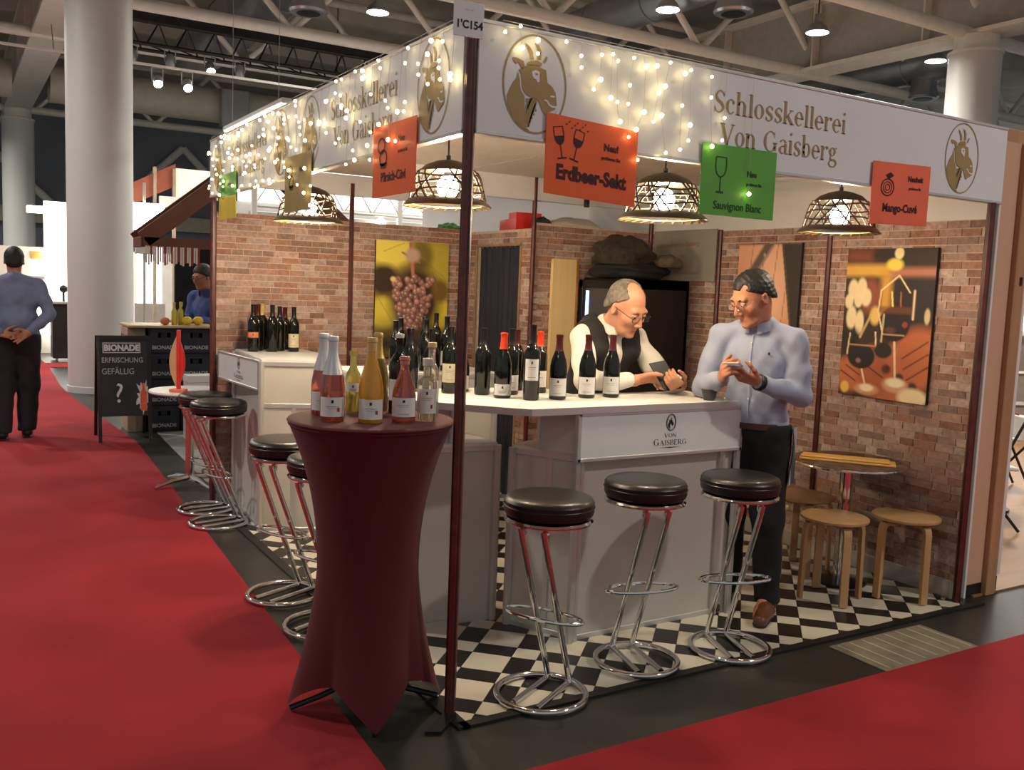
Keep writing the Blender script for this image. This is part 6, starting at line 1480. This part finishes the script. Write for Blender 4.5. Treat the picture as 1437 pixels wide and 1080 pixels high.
# ------------------------------------------------------------------ bartender with vest, leaning on the worktop
M_wshirt = mat('white shirt', (.80,.76,.66), .8, var=.04, bump=.1, bscale=300, sheen=.1); M_vest = mat('black vest', (.016,.015,.014), .8, var=.2, bump=.15, bscale=250)
P = thing('person', 'older man in white shirt and black vest leaning on the worktop with a phone', 'person', (1.375,1.15,.0046), R(4)); SKIN[P.name] = M_skin
sh = [(-.178,-.170,1.345),(.178,-.175,1.340)]; el = [(-.255,-.305,1.135),(.285,-.300,1.125)]; wr = [(-.015,-.405,1.140),(.205,-.505,1.122)]
hip = [(-.085,0.02,.91),(.085,0.02,.91)]; kn = [(-.10,-.01,.50),(.10,.02,.50)]; an = [(-.12,.08,.09),(.12,.10,.09)]
rt_ = rotm('X', 22)
hd = Head((.015,-.280,1.498), 8, 30, -3, 1.09); nb = (0,-.180,1.385)
F = Field(.0055); torso(F, (0,0.01,.93), (0,-.05,1.06), (0,-.115,1.22), sh, -.012, 1.0, rt_); legs(F, hip, kn, an, -.012); hd.skin(F, nb)
for i in (0,1): F.chain([sh[i],el[i],wr[i]], [.048,.040,.030], .025); F.cap(an[i], (an[i][0],an[i][1]-.14,.03), .034, .024, .03)
hand(F, wr[0], (.93,-.22,.20), (.15,-.75,-.55), -1, ((30,40,25),(36,45,28),(40,48,30),(44,50,30)), thumb=(25,20), L=1.08, thumb_out=.45)
hand(F, wr[1], (-.80,-.50,.06), (-.25,.45,.80), -1, ((40,45,30),(45,50,30),(48,52,32),(50,55,35)), thumb=(35,25), L=1.08, thumb_out=.40)
field_obj('body', F, M_skin, P)
hd.hair(P, M_ghair, .0045, (-.060,.098), (.100,-.066), .008, [((0,-.062,.115),(.068,.095,.062)),((0,-.10,.06),(.064,.06,.05))]); hd.face_parts(P, M_ghair, (.024,.016), mat('dark spectacles',(.02,.02,.022),.3,metal=.3,bump=.01))
F = Field(.0075); torso(F, (0,0.01,.945), (0,-.05,1.06), (0,-.115,1.22), sh, .006, 1.0, rt_, .012)
for i in (0,1): F.chain([sh[i], lerp(sh[i],el[i],.6), el[i]], [.058,.056,.053], .03); F.chain([el[i], lerp(el[i],wr[i],.5), lerp(el[i],wr[i],.86 if i == 0 else .95)], [.053,.048,.040], .02)
F.cap((0,-.165,1.37),(0,-.185,1.405),.062,.060,.04); F.fold(.0038, 44, 1.9); F.plane((0,0,.93),(0,0,-1)); F.plane((0,0,1.0805),(0,0,-1)) if False else None; F.sub((.004,-.215,1.445),(.060,.066,.060),None,.01); field_obj('shirt', F, M_wshirt, P)
collar(P, (0,-.185,1.395), (0,-.40,1), (0,-1,0), M_wshirt)
F = Field(.0075); torso(F, (0,0.01,.945), (0,-.05,1.06), (0,-.115,1.22), [(-.135,-.160,1.345),(.135,-.165,1.340)], .017, .97, rt_, .014)

for q in (-1,1): F.chain([(q*.072,-.120,1.405),(q*.120,-.160,1.365),(q*.115,-.190,1.28)], [.062,.070,.075], .03)
F.plane((0,0,.90),(0,0,-1)); F.sub((0,-.285,1.345),(.050,.13,.19),rotm('X',24),.01); F.sub((0,-.20,1.46),(.085,.10,.085),None,.01); 
for q in (-1,1): F.sub((q*.262,-.175,1.32),(.085,.12,.13),None,.01)
field_obj('vest', F, M_vest, P)
F = Field(.008); F.ell((0,.015,.92),(.160,.120,.105),None,.04); legs(F, hip, kn, an, .008, .04, (.092,.068,.056)); F.plane((0,0,.955),(0,0,1)); F.plane((0,0,.065),(0,0,-1)); field_obj('trousers', F, M_trou, P)
for i in (0,1): shoe(P, (an[i][0],an[i][1]+.03,0), (an[i][0],an[i][1]-.20,0), M_black)
phone(None, (1.515,.665,1.175), (-.80,.42,-.20), (-.25,.55,.80), (.085,.165,.010), label='dark mobile phone held by the bartender in the vest')

# ------------------------------------------------------------------ man walking away on the red carpet
M_blue2 = mat('grey blue shirt', hexc(108,118,146), .8, var=.06, vscale=20, bump=.1, bscale=300); M_skin2 = mat('darker skin', hexc(170,116,90), .5, var=.08, vscale=30)
P = thing('person', 'man in grey blue shirt walking away on the red carpet, hands clasped behind', 'person', (-1.04,6.83,.0065), R(176)); SKIN[P.name] = M_skin2
sh = [(-.200,.0,1.43),(.200,.0,1.43)]; el = [(-.285,.080,1.165),(.285,.080,1.165)]; wr = [(-.115,.185,1.005),(.115,.185,.985)]
hip = [(-.095,0,.93),(.095,0,.93)]; kn = [(-.10,-.06,.51),(.105,.0,.51)]; an = [(-.085,-.06,.09),(.12,.07,.09)]
hd = Head((0,-.03,1.645), 0, 8, 0, 1.03); nb = (0,.0,1.48)
F = Field(.008); torso(F, (0,0,.95), (0,0,1.10), (0,0,1.30), sh, -.012, 1.08); legs(F, hip, kn, an, -.012); hd.skin(F, nb)
for i in (0,1): F.chain([sh[i],el[i],wr[i]], [.048,.040,.030], .025); F.cap(an[i], (an[i][0],an[i][1]-.14,.03), .034, .024, .03)
hand(F, wr[0], (.75,.20,-.45), (.2,.85,.0), 1, ((18,20,12),(20,22,14),(22,24,16),(25,26,16)), spread=8, L=1.1); hand(F, wr[1], (-.80,.12,-.10), (0,.6,.6), -1, ((30,35,22),(34,38,24),(36,40,26),(38,42,26)), L=1.1)
field_obj('body', F, M_skin2, P); hd.hair(P, M_hair, .007, (-.088,.082), (.10,-.085), .008)
F = Field(.011); torso(F, (0,0,.975), (0,0,1.10), (0,0,1.30), sh, .016, 1.22, None, .035)
for i in (0,1): F.chain([sh[i], lerp(sh[i],el[i],.6), el[i]], [.060,.056,.054], .03); F.chain([el[i], lerp(el[i],wr[i],.5), lerp(el[i],wr[i],.93)], [.054,.050,.042], .02)
F.cap((0,0,1.45),(0,-.005,1.49),.062,.060,.04); F.fold(.004, 40, .4); F.plane((0,0,.955),(0,0,-1)); field_obj('shirt', F, M_blue2, P); collar(P, (0,-.005,1.485), (0,-.1,1), (0,-1,0), M_paper)
F = Field(.011); F.ell((0,.0,.94),(.195,.145,.115),None,.04); legs(F, hip, kn, an, .010, .04, (.112,.088,.072)); F.plane((0,0,.975),(0,0,1)); F.plane((0,0,.065),(0,0,-1)); F.fold(.003,36,.2); field_obj('trousers', F, mat('dark navy trousers',(.012,.012,.018),.85,var=.2), P)
belt(P, (0,0,.965), .196, .150, M_black)
for i in (0,1): shoe(P, (an[i][0],an[i][1]+.03,0), (an[i][0],an[i][1]-.20,0), M_black, h=.009)

# ------------------------------------------------------------------ man with glasses behind the drinks crates
M_navy = mat('blue work shirt', hexc(70,88,140), .8, var=.08, bump=.1)
P = thing('person', 'dark haired man with glasses in a blue shirt behind the drinks crates', 'person', (.88,7.62,.0045), R(-62)); SKIN[P.name] = M_skin2
sh = [(-.19,-.02,1.34),(.19,-.02,1.34)]; el = [(-.24,-.05,1.08),(.25,-.04,1.07)]; wr = [(-.16,-.26,1.10),(.14,-.27,1.10)]
hip = [(-.09,0,.88),(.09,0,.88)]; kn = [(-.10,-.03,.48),(.10,-.03,.48)]; an = [(-.10,.03,.09),(.11,.03,.09)]
hd = Head((0,-.075,1.565), 0, 16, 0, 1.06); nb = (0,-.03,1.39)
F = Field(.008); torso(F, (0,0,.90), (0,0,1.04), (0,-.01,1.22), sh, -.012); legs(F, hip, kn, an, -.012); hd.skin(F, nb)
for i in (0,1): F.chain([sh[i],el[i],wr[i]], [.048,.040,.030], .025); F.cap(an[i], (an[i][0],an[i][1]-.14,.03), .034, .024, .03); hand(F, wr[i], ((.3,-.9,-.1),(-.3,-.9,-.1))[i], (0,-.1,-1), (1,-1)[i], (15,20,15))
field_obj('body', F, M_skin2, P); hd.hair(P, mat('dark brown hair',(.03,.022,.016),.6,var=.4,vscale=50,bump=.3), .007, (-.084,.074), (.105,-.085), .013); hd.face_parts(P, M_hair, (.024,.016), M_black)
F = Field(.011); torso(F, (0,0,.93), (0,0,1.04), (0,-.01,1.22), sh, .010, 1.0, None, .01)
for i in (0,1): F.chain([sh[i], el[i]], [.068,.060], .05); F.chain([el[i], lerp(el[i],wr[i],.93)], [.058,.044], .03)
F.cap((0,-.02,1.37),(0,-.03,1.41),.062,.060,.04); F.fold(.004, 42, 1.4); F.plane((0,0,.88),(0,0,-1)); field_obj('shirt', F, M_navy, P); collar(P, (0,-.03,1.40), (0,-.2,1), (0,-1,0), M_navy)
F = Field(.011); F.ell((0,0,.89),(.165,.120,.105),None,.04); legs(F, hip, kn, an, .010, .04, (.094,.07,.056)); F.plane((0,0,.92),(0,0,1)); F.plane((0,0,.065),(0,0,-1)); field_obj('trousers', F, M_trou, P)
for i in (0,1): shoe(P, (an[i][0],an[i][1]+.03,0), (an[i][0],an[i][1]-.20,0), M_black, h=.009)
